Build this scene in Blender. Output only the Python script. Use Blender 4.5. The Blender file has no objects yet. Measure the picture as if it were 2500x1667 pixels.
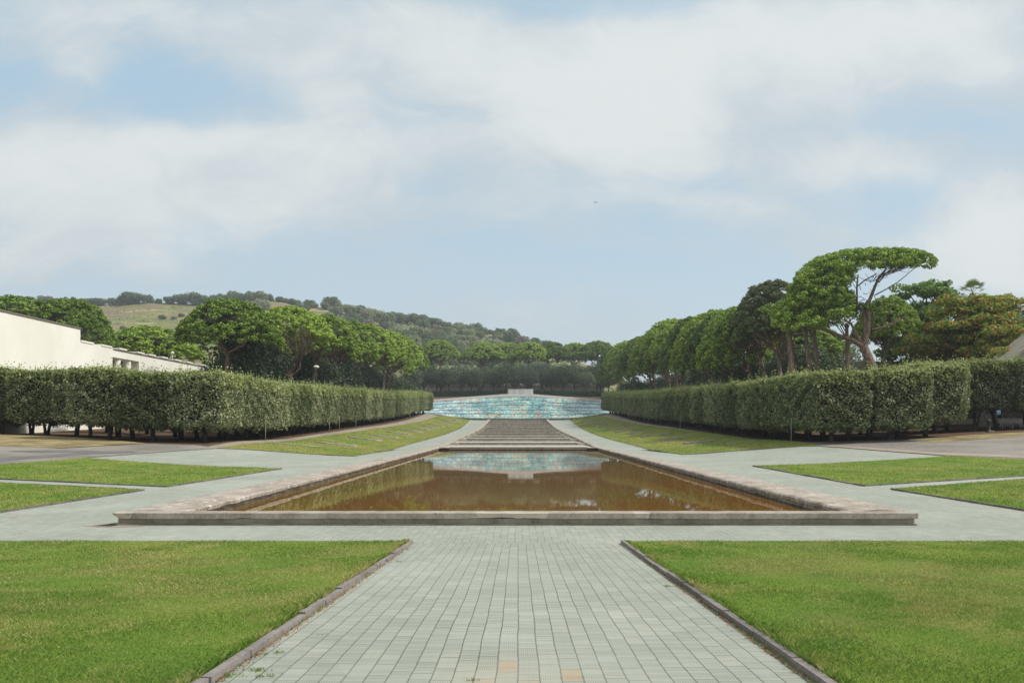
import bpy, bmesh, math, random
import numpy as np
from mathutils import Vector, Matrix
random.seed(7)
R = math.radians
SC = bpy.context.scene
COL = SC.collection

# ------------------------------------------------------------------ camera
F, CXP, HY, EYE = 1850.0, 1265.0, 1044.0, 2.45       # focal length and horizon in photo pixels, eye height in metres
cd = bpy.data.cameras.new('camera'); cam = bpy.data.objects.new('camera', cd); COL.objects.link(cam)
cam.location = (0, 0, EYE); cam.rotation_euler = (R(90), 0, 0)
cd.sensor_width = 36; cd.lens = F / 2500 * 36
cd.shift_x = -(CXP - 1250) / 2500; cd.shift_y = (HY - 833.5) / 2500
cd.clip_start = 0.1; cd.clip_end = 8000
SC.camera = cam
SC.view_settings.view_transform = 'Standard'; SC.view_settings.look = 'None'
SC.view_settings.exposure = 0.10; SC.view_settings.gamma = 1.0; SC.view_settings.use_curve_mapping = False
SC.cycles.max_bounces = 6; SC.cycles.diffuse_bounces = 3; SC.cycles.glossy_bounces = 2
SC.cycles.transmission_bounces = 4; SC.cycles.transparent_max_bounces = 4; SC.cycles.volume_bounces = 0
SC.cycles.use_denoising = True

# ------------------------------------------------------------------ node maths
class X:
    def __init__(s, t, k): s.t, s.k = t, k
    def m(s, op, *a):
        n = s.t.nodes.new('ShaderNodeMath'); n.operation = op
        for i, v in enumerate((s,) + a):
            if isinstance(v, X): s.t.links.new(v.k, n.inputs[i])
            else: n.inputs[i].default_value = v
        return X(s.t, n.outputs[0])
    def __add__(s, o): return s.m('ADD', o)
    __radd__ = __add__
    def __sub__(s, o): return s.m('SUBTRACT', o)
    def __rsub__(s, o): return (s * -1.0) + o
    def __mul__(s, o): return s.m('MULTIPLY', o)
    __rmul__ = __mul__
    def __truediv__(s, o): return s.m('DIVIDE', o)
    def fl(s): return s.m('FLOOR')
    def fr(s): return s.m('FRACT')
    def ab(s): return s.m('ABSOLUTE')
    def gt(s, o): return s.m('GREATER_THAN', o)
    def lt(s, o): return s.m('LESS_THAN', o)
    def mx(s, o): return s.m('MAXIMUM', o)
    def mn(s, o): return s.m('MINIMUM', o)
    def pw(s, o): return s.m('POWER', o)
    def ex(s): return s.m('EXPONENT')
    def ss(s, a, b, c=0.0, d=1.0):
        n = s.t.nodes.new('ShaderNodeMapRange'); n.interpolation_type = 'SMOOTHSTEP'
        s.t.links.new(s.k, n.inputs[0])
        for i, v in zip((1, 2, 3, 4), (a, b, c, d)): n.inputs[i].default_value = v
        return X(s.t, n.outputs[0])
    def ln(s, a, b, c=0.0, d=1.0):
        n = s.t.nodes.new('ShaderNodeMapRange'); s.t.links.new(s.k, n.inputs[0])
        for i, v in zip((1, 2, 3, 4), (a, b, c, d)): n.inputs[i].default_value = v
        return X(s.t, n.outputs[0])
class T:
    """one node tree being built"""
    def __init__(s, tree): s.t = tree; tree.nodes.clear()
    def n(s, kind, **kw):
        n = s.t.nodes.new(kind)
        for k, v in kw.items():
            if k in n.inputs:
                if isinstance(v, X): s.t.links.new(v.k, n.inputs[k])
                elif v is not None: n.inputs[k].default_value = v
            else: setattr(n, k, v)
        return n
    def link(s, a, b): s.t.links.new(a.k if isinstance(a, X) else a, b)
    def coord(s, kind='Object'):
        c = s.n('ShaderNodeTexCoord'); return X(s.t, c.outputs[kind])
    def pos(s):
        return X(s.t, s.n('ShaderNodeNewGeometry').outputs['Position'])
    def sep(s, v):
        n = s.n('ShaderNodeSeparateXYZ'); s.link(v, n.inputs[0]); return [X(s.t, o) for o in n.outputs]
    def comb(s, *a):
        n = s.n('ShaderNodeCombineXYZ')
        for i, v in enumerate(a):
            if isinstance(v, X): s.link(v, n.inputs[i])
            else: n.inputs[i].default_value = v
        return X(s.t, n.outputs[0])
    def noise(s, v, scale=1.0, detail=3.0, rough=0.55, dist=0.0, stretch=None):
        if stretch:
            m = s.n('ShaderNodeMapping'); s.link(v, m.inputs[0]); m.inputs['Scale'].default_value = stretch; v = X(s.t, m.outputs[0])
        n = s.n('ShaderNodeTexNoise'); s.link(v, n.inputs['Vector'])
        n.inputs['Scale'].default_value = scale; n.inputs['Detail'].default_value = detail
        n.inputs['Roughness'].default_value = rough; n.inputs['Distortion'].default_value = dist
        return X(s.t, n.outputs['Fac'])
    def wn(s, *a):
        n = s.n('ShaderNodeTexWhiteNoise'); n.noise_dimensions = '3D'
        s.link(s.comb(*a), n.inputs['Vector']); return X(s.t, n.outputs['Value'])
    def mix(s, f, a, b, mode='MIX'):
        n = s.n('ShaderNodeMix', data_type='RGBA'); n.blend_type = mode
        for v, i in ((f, 0), (a, 6), (b, 7)):
            if isinstance(v, X): s.link(v, n.inputs[i])
            elif i == 0: n.inputs[0].default_value = v
            else: n.inputs[i].default_value = (*v, 1)
        return X(s.t, n.outputs[2])
    def ramp(s, f, stops):
        n = s.n('ShaderNodeValToRGB'); s.link(f, n.inputs[0]); e = n.color_ramp.elements
        while len(e) < len(stops): e.new(0.5)
        for k, (p, c) in zip(e, stops): k.position = p; k.color = (*c, 1)
        return X(s.t, n.outputs[0])
    def bump(s, h, strength=0.5, dist=0.01):
        n = s.n('ShaderNodeBump'); s.link(h, n.inputs['Height'])
        n.inputs['Strength'].default_value = strength; n.inputs['Distance'].default_value = dist
        return X(s.t, n.outputs[0])
    def bsdf(s, color, rough=0.8, bump=None, spec=0.3, **kw):
        b = s.n('ShaderNodeBsdfPrincipled')
        if isinstance(color, X): s.link(color, b.inputs['Base Color'])
        else: b.inputs['Base Color'].default_value = (*color, 1)
        if isinstance(rough, X): s.link(rough, b.inputs['Roughness'])
        else: b.inputs['Roughness'].default_value = rough
        b.inputs['Specular IOR Level'].default_value = spec
        if bump: s.link(bump, b.inputs['Normal'])
        for k, v in kw.items(): b.inputs[k].default_value = v
        return b
    def out(s, sh, kind='ShaderNodeOutputMaterial', sock='Surface'):
        o = s.n(kind); s.link(sh if isinstance(sh, X) else sh.outputs[0], o.inputs[sock])
def material(name):
    m = bpy.data.materials.new(name); m.use_nodes = True; return m, T(m.node_tree)

# ------------------------------------------------------------------ sky and sun
SUN_EL, SUN_AZ = 50.0, 97.0          # azimuth clockwise from +Y (the view direction): light from the right
w = bpy.data.worlds.new('World'); SC.world = w; w.use_nodes = True
t = T(w.node_tree)
sky = t.n('ShaderNodeTexSky'); sky.sky_type = 'NISHITA'; sky.sun_disc = False
sky.sun_elevation = R(SUN_EL); sky.sun_rotation = R(SUN_AZ); sky.air_density = 1.0; sky.dust_density = 1.5; sky.ozone_density = 1.5
g = t.coord('Generated'); dx, dy, dz = t.sep(g)
den = dy.ab().mx(0.2)
u, v = dx / den, dz / den
P = t.comb(u, v, dy.gt(0.0) * 3.0)
wa = t.noise(P, 2.2, 4, 0.6) - 0.5
wb = t.noise(t.comb(u + 7.3, v, dy.gt(0.0)), 2.2, 4, 0.6) - 0.5
uu, vv = u + wa * 0.22, v + wb * 0.13
# cloud masses: centre and radii as seen over the park, in photo pixels / 1.063
BL = [(1230,110,350,110,1.0),(1330,250,250,95,1.2),(1480,200,130,120,.9),(960,90,170,90,.6),(150,370,300,60,1.0),(480,330,200,42,.8),(760,350,260,60,1.0),(200,480,420,80,.95),(650,450,240,70,.7),(450,560,420,50,.45),
      (180,170,85,60,.8),(500,60,330,90,.75),(120,20,200,70,.7),(700,170,170,80,.55),(760,230,120,60,.5),
      (1900,160,200,130,.9),(2200,60,330,110,1.1),(2300,180,160,60,.7),(1980,370,330,45,.8),(1650,450,220,40,.45),(1680,60,200,110,.6),(2330,480,130,75,1.5),(2260,590,190,75,1.0),(2320,640,150,50,.6),(1250,430,250,60,.55),(1180,330,170,50,.5),
      (1080,500,160,28,.28),(1170,730,170,40,.38),(250,610,420,40,.5),(1750,520,300,60,.30)]
mass = None
for (bx, by, rx, ry, am) in BL:
    cu, cv = (bx * 1.063 - CXP) / F, (HY - by * 1.063) / F
    a = (uu - cu) / (rx * 1.063 / F * 1.05); b = (vv - cv) / (ry * 1.063 / F * 1.1)
    e = (a * a + b * b).m('MULTIPLY', -0.9).ex() * am
    mass = e if mass is None else mass + e
fine = t.noise(t.comb(uu, vv * 1.8, 1.7), 4.0, 9, 0.62, 0.5)
big = t.noise(t.comb(uu, vv * 1.5, 4.7), 1.6, 5, 0.55)
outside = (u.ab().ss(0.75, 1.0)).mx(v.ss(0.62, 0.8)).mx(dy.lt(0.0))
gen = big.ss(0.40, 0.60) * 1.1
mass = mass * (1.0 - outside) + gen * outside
wisp = t.noise(t.comb(uu * 1.0, vv * 2.6, 5.5), 3.2, 8, 0.62, 0.6).ss(0.40, 0.70) * 0.46
crisp = t.noise(t.comb(uu * 1.0, vv * 1.5, 2.2), 7.0, 9, 0.68, 0.6)
cl = (mass * 0.80 + wisp * 1.1 + (fine - 0.5) * 1.25 * (mass * 0.8 + 0.35).mn(1.0) + (crisp - 0.5) * 0.7 * (mass + 0.2).mn(1.0)).ss(-0.02, 0.95)
# blue of the clear sky: nishita, milky with moisture, paler towards the horizon
sb = t.n('ShaderNodeVectorMath', operation='SCALE'); t.link(sky.outputs[0], sb.inputs[0]); sb.inputs['Scale'].default_value = 0.115
hz = v.ss(0.0, 0.50)
milk = t.ramp(hz, [(0.0, (.57, .665, .705)), (0.30, (.52, .665, .75)), (1.0, (.43, .62, .755))])
blue = t.mix(0.80, X(t.t, sb.outputs[0]), milk)
lit = t.noise(t.comb(uu * 1.0, vv * 1.6, 9.1), 3.0, 6, 0.55)
top = (mass * 0.40 + lit * 0.9 + (crisp - 0.5) * 0.8).ss(0.45, 1.15)
ccol = t.mix(top, (.52, .59, .635), (.74, .772, .762))
far = v.ss(0.01, 0.12)
skyc = t.mix(cl * (0.35 + far * 0.57), blue, ccol)
skyc = t.mix(outside * 0.45, skyc, (.86, .86, .82))   # sky out of view whitened and brightened as added fill light
below = dz.ss(-0.05, 0.0)
skyc = t.mix(below, (.12, .13, .10), skyc)
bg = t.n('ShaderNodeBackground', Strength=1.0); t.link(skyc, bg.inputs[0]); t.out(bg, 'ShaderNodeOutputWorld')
w.cycles.sampling_method = 'MANUAL'; w.cycles.sample_map_resolution = 512

sd = bpy.data.lights.new('sun', 'SUN'); so = bpy.data.objects.new('sun', sd); COL.objects.link(so)
sd.energy = 3.9; sd.angle = R(8); sd.color = (1.0, .955, .88)
sdir = Vector((math.sin(R(SUN_AZ)) * math.cos(R(SUN_EL)), math.cos(R(SUN_AZ)) * math.cos(R(SUN_EL)), math.sin(R(SUN_EL))))
so.rotation_euler = sdir.to_track_quat('Z', 'Y').to_euler()

# ------------------------------------------------------------------ lie of the land
TY = [-60, 16, 80, 83, 96, 110, 123, 137, 152, 169, 180, 194, 206, 222, 232, 296, 309, 311.5, 325, 350, 420, 4000]
TZ = [2.2, 0, 0, 0, .3, .6, .9, 1.15, 1.5, 1.95, 2.3, 2.9, 3.4, 4.1, 4.7, 6.0, 6.1, 15.9, 18.0, 19.0, 20, 20]
TY[0] = 16 - 2.2 / .0562
def sst(x, a, b):
    k = np.clip((x - a) / (b - a), 0, 1); return k * k * (3 - 2 * k)
def gz(x, y):
    x = np.asarray(x, float); y = np.asarray(y, float); ax = np.abs(x)
    z = np.interp(y, TY, TZ)
    s = sst(ax, 13.0, 27.0) * (1.2 + 1.35 * np.clip((y - 83) / 130, 0, 1)) * sst(y, 46, 72)
    s = s + np.where(x > 0, 0.045, 0.022) * np.clip(ax - 26, 0, 45) * sst(y, 46, 74)
    s = s * (1 - 0.9 * sst(y, 214, 275)) + np.where(y > 235, 0.0009 * np.minimum(ax, 60) ** 2, 0) * sst(y, 235, 300)
    drop = np.where(y > 309.5, 0.075 * np.clip(ax - 5, 0, 45) * np.clip((y - 309.5) / 2, 0, 1), 0)
    return z + s - drop
def G(px, py, off=0.0):
    """photo pixel -> point of the ground it shows"""
    lo, hi = 1.0, None
    d = np.linspace(2, 320, 6000)
    x = (px - CXP) / F * d; z = EYE + (HY - py) / F * d
    k = np.nonzero(z - off < gz(x, d))[0]
    i = k[0] if len(k) else 5999
    return (x[i], d[i])
def at(px, py, Y):
    return ((px - CXP) / F * Y, Y, EYE + (HY - py) / F * Y)

# ------------------------------------------------------------------ objects
def tag(o, label=None, cat=None, group=None, kind=None):
    if label: o['label'] = label
    if cat: o['category'] = cat
    if group: o['group'] = group
    if kind: o['kind'] = kind
    return o
def empty(name, loc=(0, 0, 0), rz=0.0):
    o = bpy.data.objects.new(name, None); COL.objects.link(o); o.location = loc; o.rotation_euler = (0, 0, rz)
    o.empty_display_size = 0.2; return o
def link(name, me, parent=None):
    o = bpy.data.objects.new(name, me); COL.objects.link(o)
    if parent: o.parent = parent
    return o
def mesh(name, V, Fc, mat, smooth=False):
    me = bpy.data.meshes.new(name)
    V = np.asarray(V, np.float32)
    if isinstance(Fc, np.ndarray):
        k = Fc.shape[1]; nf = len(Fc)
        me.vertices.add(len(V)); me.vertices.foreach_set('co', V.ravel())
        me.loops.add(nf * k); me.loops.foreach_set('vertex_index', Fc.ravel().astype(np.int32))
        me.polygons.add(nf); me.polygons.foreach_set('loop_start', np.arange(0, nf * k, k, dtype=np.int32))
        me.update(calc_edges=True)
    else:
        me.from_pydata([tuple(map(float, p)) for p in V], [], [tuple(map(int, f)) for f in Fc]); me.update()
    if smooth: me.polygons.foreach_set('use_smooth', np.ones(len(me.polygons), bool))
    if mat: me.materials.append(mat)
    return me
class MB:
    """gathers simple shapes into one mesh"""
    def __init__(s): s.V, s.F = [], []
    def add(s, V, Fc):
        o = len(s.V); s.V += [tuple(p) for p in V]; s.F += [tuple(i + o for i in f) for f in Fc]
    def box(s, x0, x1, y0, y1, z0, z1):
        s.add([(x0,y0,z0),(x1,y0,z0),(x1,y1,z0),(x0,y1,z0),(x0,y0,z1),(x1,y0,z1),(x1,y1,z1),(x0,y1,z1)],
              [(0,3,2,1),(4,5,6,7),(0,1,5,4),(1,2,6,5),(2,3,7,6),(3,0,4,7)])
    def hexa(s, b, tp):
        s.add(list(b) + list(tp), [(3,2,1,0),(4,5,6,7),(0,1,5,4),(1,2,6,5),(2,3,7,6),(3,0,4,7)])
    def tube(s, pts, rad, n=7, cap=True):
        pts = [Vector(p) for p in pts]; V = []
        a = None
        for i, p in enumerate(pts):
            d = (pts[min(i + 1, len(pts) - 1)] - pts[max(i - 1, 0)]).normalized()
            if a is None: a = d.orthogonal().normalized()
            a = (a - d * a.dot(d)).normalized() if (a - d * a.dot(d)).length > 1e-6 else d.orthogonal().normalized()
            b = d.cross(a)
            for k in range(n):
                th = 2 * math.pi * k / n
                V.append(p + (a * math.cos(th) + b * math.sin(th)) * rad[i])
        Fs = []
        for i in range(len(pts) - 1):
            for k in range(n):
                Fs.append((i * n + k, i * n + (k + 1) % n, (i + 1) * n + (k + 1) % n, (i + 1) * n + k))
        if cap: Fs += [tuple(range(n - 1, -1, -1)), tuple((len(pts) - 1) * n + k for k in range(n))]
        s.add(V, Fs)
    def lathe(s, prof, n=16, c=(0, 0, 0)):
        V = [(c[0] + r * math.cos(2 * math.pi * k / n), c[1] + r * math.sin(2 * math.pi * k / n), c[2] + z) for (r, z) in prof for k in range(n)]
        Fs = [(i * n + k, i * n + (k + 1) % n, (i + 1) * n + (k + 1) % n, (i + 1) * n + k) for i in range(len(prof) - 1) for k in range(n)]
        Fs += [tuple(range(n - 1, -1, -1)), tuple((len(prof) - 1) * n + k for k in range(n))]
        s.add(V, Fs)
    def me(s, name, mat, smooth=False): return mesh(name, s.V, s.F, mat, smooth)
    def ob(s, name, mat, parent=None, smooth=False): return link(name, s.me(name, mat, smooth), parent)
def drape(polys, name, mat, off, step=2.0, zf=gz):
    """flat outlines cut up and laid on the ground"""
    bm = bmesh.new()
    for poly in polys:
        bm.faces.new([bm.verts.new((x, y, 0)) for x, y in poly])
    xs = [v.co.x for v in bm.verts]; ys = [v.co.y for v in bm.verts]
    for ax, lo, hi in ((0, min(xs), max(xs)), (1, min(ys), max(ys))):
        c = math.floor(lo / step) * step + step
        while c < hi:
            co = (c, 0, 0) if ax == 0 else (0, c, 0); no = (1, 0, 0) if ax == 0 else (0, 1, 0)
            bmesh.ops.bisect_plane(bm, geom=bm.verts[:] + bm.edges[:] + bm.faces[:], dist=1e-5, plane_co=co, plane_no=no)
            c += step
    bmesh.ops.triangulate(bm, faces=[f for f in bm.faces if len(f.verts) > 4])
    co = np.array([v.co[:] for v in bm.verts]); z = zf(co[:, 0], co[:, 1]) + off
    for v_, zz in zip(bm.verts, z): v_.co.z = zz
    bmesh.ops.recalc_face_normals(bm, faces=bm.faces)
    if sum(f.normal.z for f in bm.faces) < 0: bmesh.ops.reverse_faces(bm, faces=bm.faces)
    me = bpy.data.meshes.new(name); bm.to_mesh(me); bm.free(); me.materials.append(mat)
    me.polygons.foreach_set('use_smooth', np.ones(len(me.polygons), bool))
    return link(name, me)
def along(pts, step):
    out = []
    for (a, b) in zip(pts[:-1], pts[1:]):
        n = max(1, int(math.hypot(b[0] - a[0], b[1] - a[1]) / step))
        out += [(a[0] + (b[0] - a[0]) * i / n, a[1] + (b[1] - a[1]) * i / n) for i in range(n)]
    return out + [pts[-1]]
def kerb(pts, mat, wd=0.10, h=0.09, stone=1.0, jit=0.012, z0=-0.05, gap=0.02):
    """a line of kerb stones laid on the ground, each a little out of true"""
    b = MB(); P = along(pts, stone)
    for (p, q) in zip(P[:-1], P[1:]):
        d = Vector((q[0] - p[0], q[1] - p[1])); L = d.length
        if L < 0.05: continue
        d /= L; n = Vector((-d.y, d.x)); j = random.uniform(-jit, jit); hj = h + random.uniform(-jit, jit)
        p2 = (p[0] + d.x * gap * .5, p[1] + d.y * gap * .5); q2 = (q[0] - d.x * gap * .5, q[1] - d.y * gap * .5)
        c = [(p2[0] + n.x * (s_ * wd / 2 + j), p2[1] + n.y * (s_ * wd / 2 + j)) for s_ in (-1, 1)]
        e = [(q2[0] + n.x * (s_ * wd / 2 + j), q2[1] + n.y * (s_ * wd / 2 + j)) for s_ in (-1, 1)]
        ring = [c[0], e[0], e[1], c[1]]; zz = [float(gz(*r)) for r in ring]
        b.hexa([(r[0], r[1], z + z0) for r, z in zip(ring, zz)], [(r[0], r[1], z + hj) for r, z in zip(ring, zz)])
    return b.me('kerb', mat)
# ------------------------------------------------------------------ materials of ground and stone
m_pave, t = material('green_grey_paving')
p = t.pos(); x, y, z = t.sep(p)
W_, L_ = 0.1634, 0.34
flat = y.gt(16.05)
xs = x + flat * 0.07 + (t.noise(p, 0.9, 2) - 0.5) * 0.035
c = xs / W_; ci = c.fl(); cf = c.fr()
r0 = t.wn(ci, flat, 3.0)
r = y / L_ + r0; ri = r.fl(); rf = r.fr()
rs = t.wn(ci, ri, 1.0); rs2 = t.wn(ci, ri, 5.0)
fade = y.ln(5.0, 45.0, 1.0, 0.75)
jl = (cf - 0.5).ab().gt(0.472) * (1.0 - flat * 0.72)
jd = (cf - 0.5).ab().gt(0.46) * flat * rs.gt(0.55) * 0.8
jc = (rf - 0.5).ab().gt(0.478) * rs.ss(0.35, 0.9, 0.30, 1.0)
jm = (((rf * 2.0).fr() - 0.5).ab().gt(0.462)) * t.wn(ci, (rf * 2.0).fl() + ri * 2.0, 6.0).ss(0.2, 1.0, 0.12, 0.75) + (((cf * 2.0).fr() - 0.5).ab().gt(0.47)) * 0.10
u5 = (cf * 9.0).fr(); v2 = (rf * 2.0).fr()
comb_ = (u5 - 0.5).ab().lt(0.14) * (v2 - 0.62).ab().lt(0.24) * (t.wn(ci, (rf * 2.0).fl() + ri * 2.0, 9.0).gt(0.25)) * (t.noise(p, 1.3, 3).ss(0.25, 0.5))
j = (jl.mx(jc).mx(jd)).mx(jm).mx(comb_ * 0.62)
n1 = t.noise(p, 0.35, 5, 0.6); n2 = t.noise(p, 14.0, 4, 0.7); n3 = t.noise(p, 2.2, 4)
base = t.mix(n1.ss(0.3, 0.7), (.272, .292, .244), (.358, .374, .317))
base = t.mix(n3.ss(0.35, 0.75) * 0.5, base, (.350, .352, .292))
base = t.mix(rs2.ss(0.0, 1.0) * 0.42, base, (.225, .25, .215))
base = t.mix(n2.ss(0.35, 0.7) * 0.25, base, (.26, .29, .25))
# rust-coloured stain on a few tiles near the steps
def spot(cx, cy, rx, ry):
    a = (x - cx) / rx; b = (y - cy) / ry; return (a * a + b * b).m('MULTIPLY', -1.0).ex()
stain = (spot(-.20, 4.95, .30, .35) + spot(.05, 5.2, .5, .9) * .35 + spot(-.25, 5.9, .35, .4) * .4) * n3.ss(0.2, 0.7, 0.5, 1.2)
sxc = (ci + 0.5) * W_ - 0.02; syc = (ri - r0 + 0.5) * L_
def slab(cx, cy): return (sxc - cx).ab().lt(W_ * .52) * (syc - cy).ab().lt(L_ * .5)
tan_ = slab(-.09, 5.87).mx(slab(.36, 5.62)).mx(slab(-.25, 5.5) * .5).mx(slab(.08, 5.4) * .5) * n3.ss(.2, .6, .5, 1.0)
base = t.mix(tan_ * .55, base, (.37, .22, .10))
base = t.mix(stain.mn(0.75) * 0.40, base, (.42, .28, .16))
base = t.mix(j * fade, base, (.085, .095, .075))
moss = t.noise(p, 0.12, 4).ss(0.5, 0.75)
base = t.mix(moss * 0.35, base, (.25, .275, .215))
worn = t.noise(p, 0.06, 6, 0.65, 1.2, (1.0, 1.6, 1.0)).ss(0.50, 0.66)
base = t.mix(worn * 0.35, base, (.40, .415, .37))
drip = t.noise(p, 0.5, 6, 0.75, 1.0).ss(0.60, 0.72)
base = t.mix(drip * 0.30, base, (.20, .205, .165))
bmp = t.bump(n2 * 0.4 - j * 1.0, 0.5, 0.006)
t.out(t.bsdf(base, 0.72, bmp, 0.35))

def ground_mat(name, stops, s1, s2, bumpd=0.03, rough=0.95, stretch=None, mid=(0.3, 0.7)):
    m, t = material(name); p = t.pos()
    a = t.noise(p, s1, 6, 0.62, 0.4, stretch); b = t.noise(p, s2, 5, 0.7)
    col = t.ramp((a * 0.62 + b * 0.38).ss(*mid), stops)
    t.out(t.bsdf(col, rough, t.bump(b, 0.7, bumpd), 0.1)); return m
m_lawn, t = material('lawn_soil_and_turf')
p = t.pos()
big = t.noise(p, 0.17, 5, 0.6, 0.5); mid = t.noise(p, 1.1, 5, 0.65); fine = t.noise(p, 22.0, 5, 0.75); st = t.noise(p, 7.0, 4, 0.7)
col = t.mix(big.ss(0.38, 0.64), (.115, .205, .030), (.215, .265, .050))
col = t.mix(mid.ss(0.48, 0.75) * 0.65, col, (.29, .275, .085))
col = t.mix(fine.ss(0.4, 0.7) * 0.45, col, (.06, .115, .018))
col = t.mix(st.ss(0.55, 0.75) * 0.35, col, (.20, .24, .06))
t.out(t.bsdf(col, 0.95, t.bump(fine * 0.6 + st * 0.6, 1.0, 0.05), 0.05))
m_lawn2, t = material('sloping_lawn_turf')
p = t.pos(); x_, y_, z_ = t.sep(p)
big = t.noise(p, 0.10, 5, 0.65, 0.8); mid = t.noise(p, 0.5, 5, 0.7); fine = t.noise(p, 9.0, 4, 0.75)
col = t.mix(big.ss(0.38, 0.6), (.135, .21, .038), (.26, .25, .070))
col = t.mix(mid.ss(0.42, 0.72) * 0.75, col, (.32, .255, .10))
col = t.mix(fine.ss(0.4, 0.7) * 0.4, col, (.05, .08, .02))
t.out(t.bsdf(col, 0.95, t.bump(fine, 1.0, 0.05), 0.05))
m_earth = ground_mat('bare_earth', [(0, (.105, .082, .058)), (.5, (.16, .125, .09)), (1, (.235, .185, .13))], 0.35, 5.0)
m_litter = ground_mat('leaf_litter', [(0, (.050, .033, .022)), (.5, (.105, .066, .042)), (1, (.18, .125, .08))], 0.9, 9.0)
m_track = ground_mat('dirt_track', [(0, (.19, .155, .12)), (.5, (.27, .23, .18)), (1, (.36, .315, .25))], 0.30, 4.0)
m_dry = ground_mat('dry_grass', [(0, (.12, .105, .05)), (.45, (.235, .190, .095)), (1, (.37, .30, .17))], 0.5, 10.0)
m_road = ground_mat('worn_asphalt', [(0, (.150, .135, .120)), (.5, (.225, .205, .180)), (1, (.285, .255, .225))], 0.12, 3.0, 0.01, 0.85, (1, 2.2, 1))
m_tar = ground_mat('dark_tar_patch', [(0, (.115, .115, .12)), (1, (.18, .175, .17))], 0.4, 5.0, 0.01)
m_pink = ground_mat('pink_paver', [(0, (.27, .21, .17)), (1, (.37, .31, .26))], 0.5, 8.0, 0.01)
m_kerb = ground_mat('grey_kerb_stone', [(0, (.13, .115, .11)), (.5, (.215, .192, .182)), (1, (.30, .275, .26))], 0.8, 16.0, 0.012)
m_kerbd = ground_mat('mossy_kerb_stone', [(0, (.085, .080, .062)), (.5, (.15, .14, .11)), (1, (.24, .225, .18))], 0.8, 12.0, 0.012)
m_needle = ground_mat('fallen_leaves', [(0, (.20, .085, .04)), (1, (.36, .19, .10))], 9.0, 40.0, 0.01)

def stone_mat(name, lo, mid, hi, streak, drip=1.0):
    m, t = material(name); p = t.pos(); x, y, z = t.sep(p)
    a = t.noise(p, 1.4, 6, 0.65, 0.3); b = t.noise(p, 30.0, 4, 0.7)
    gnn = t.n('ShaderNodeNewGeometry'); upz = t.sep(X(t.t, gnn.outputs['Normal']))[2].ab()
    d = t.noise(t.comb(x * 5.0, y * 5.0, z * 1.2), 1.0, 6, 0.75, 0.4) - upz.ss(.5, .95) * 0.045
    col = t.ramp((a * 0.6 + b * 0.4).ss(0.32, 0.68), [(0, lo), (.5, mid), (1, hi)])
    col = t.mix(d.ss(0.50, 0.62) * drip, col, streak)
    g2 = t.noise(p, 6.0, 5, 0.7)
    col = t.mix(g2.ss(0.56, 0.72) * 0.6, col, tuple(c * 0.55 for c in lo))
    t.out(t.bsdf(col, 0.92, t.bump(b * 0.5 + g2 * 0.8, 0.8, 0.02), 0.15)); return m
m_rim = stone_mat('weathered_travertine', (.215, .175, .14), (.325, .28, .235), (.45, .405, .345), (.63, .61, .545), 0.85)
m_front = stone_mat('grey_peperino_cap', (.21, .18, .145), (.315, .275, .23), (.42, .38, .325), (.47, .43, .36), 0.4)
nt_ = m_front.node_tree; tt = T.__new__(T); tt.t = nt_; bs = [n for n in nt_.nodes if n.type == 'BSDF_PRINCIPLED'][0]
old = X(nt_, bs.inputs['Base Color'].links[0].from_socket); pp = tt.pos(); px_, py_, pz_ = tt.sep(pp); nn = tt.noise(pp, 3.5, 5, .7)
rep = ((px_ + .15).ab() + nn * .9).lt(1.35).mx(((px_ - 3.1).ab() + nn * .5).lt(.45)).mx(((px_ + 9.95).ab() + nn * .4).lt(.42)) * py_.lt(19.2)
tt.link(tt.mix(rep * nn.ss(.3, .55, .3, .9), old, (.52, .46, .39)), bs.inputs['Base Color'])
m_wallbase = stone_mat('damp_wall_render', (.20, .175, .135), (.30, .27, .215), (.38, .35, .29), (.42, .39, .33), 0.3)
m_inner = stone_mat('algae_stained_wall', (.055, .040, .020), (.11, .085, .05), (.20, .175, .125), (.30, .275, .22), 0.4)
m_step = stone_mat('cascade_concrete', (.27, .245, .205), (.41, .375, .325), (.52, .485, .425), (.58, .55, .49), 0.5)
m_stepdark = stone_mat('dark_slot_concrete', (.022, .018, .013), (.04, .034, .026), (.06, .052, .04), (.05, .045, .04), 0.2)  # near-black, stands in for shade in the slots under the spill lips
m_oval = stone_mat('oval_bed_stone', (.19, .165, .135), (.30, .265, .225), (.43, .39, .335), (.46, .42, .37), 0.4)

m_water, t = material('brown_pond_water')
p = t.pos()
n = t.noise(p, 0.10, 5, 0.6, 0.6); rip = t.noise(p, 1.6, 4, 0.6, 0.0, (1.0, 0.55, 1.0)); rp2 = t.noise(p, 9.0, 3, 0.5)
calm = t.noise(p, 0.14, 4, 0.6).ss(0.35, 0.7, 0.25, 1.0)
col = t.mix(n.ss(0.35, 0.7), (.175, .070, .012), (.140, .095, .018))
streak = t.noise(p, 0.9, 5, 0.7, 0.0, (0.35, 1.6, 1.0)).ss(0.66, 0.72)
b = t.bsdf(col, streak * 0.30 + 0.015, t.bump(rip * calm + rp2 * 0.12 * calm, 0.12, 0.012), 0.5)
b.inputs['IOR'].default_value = 1.34
t.out(b)

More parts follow.
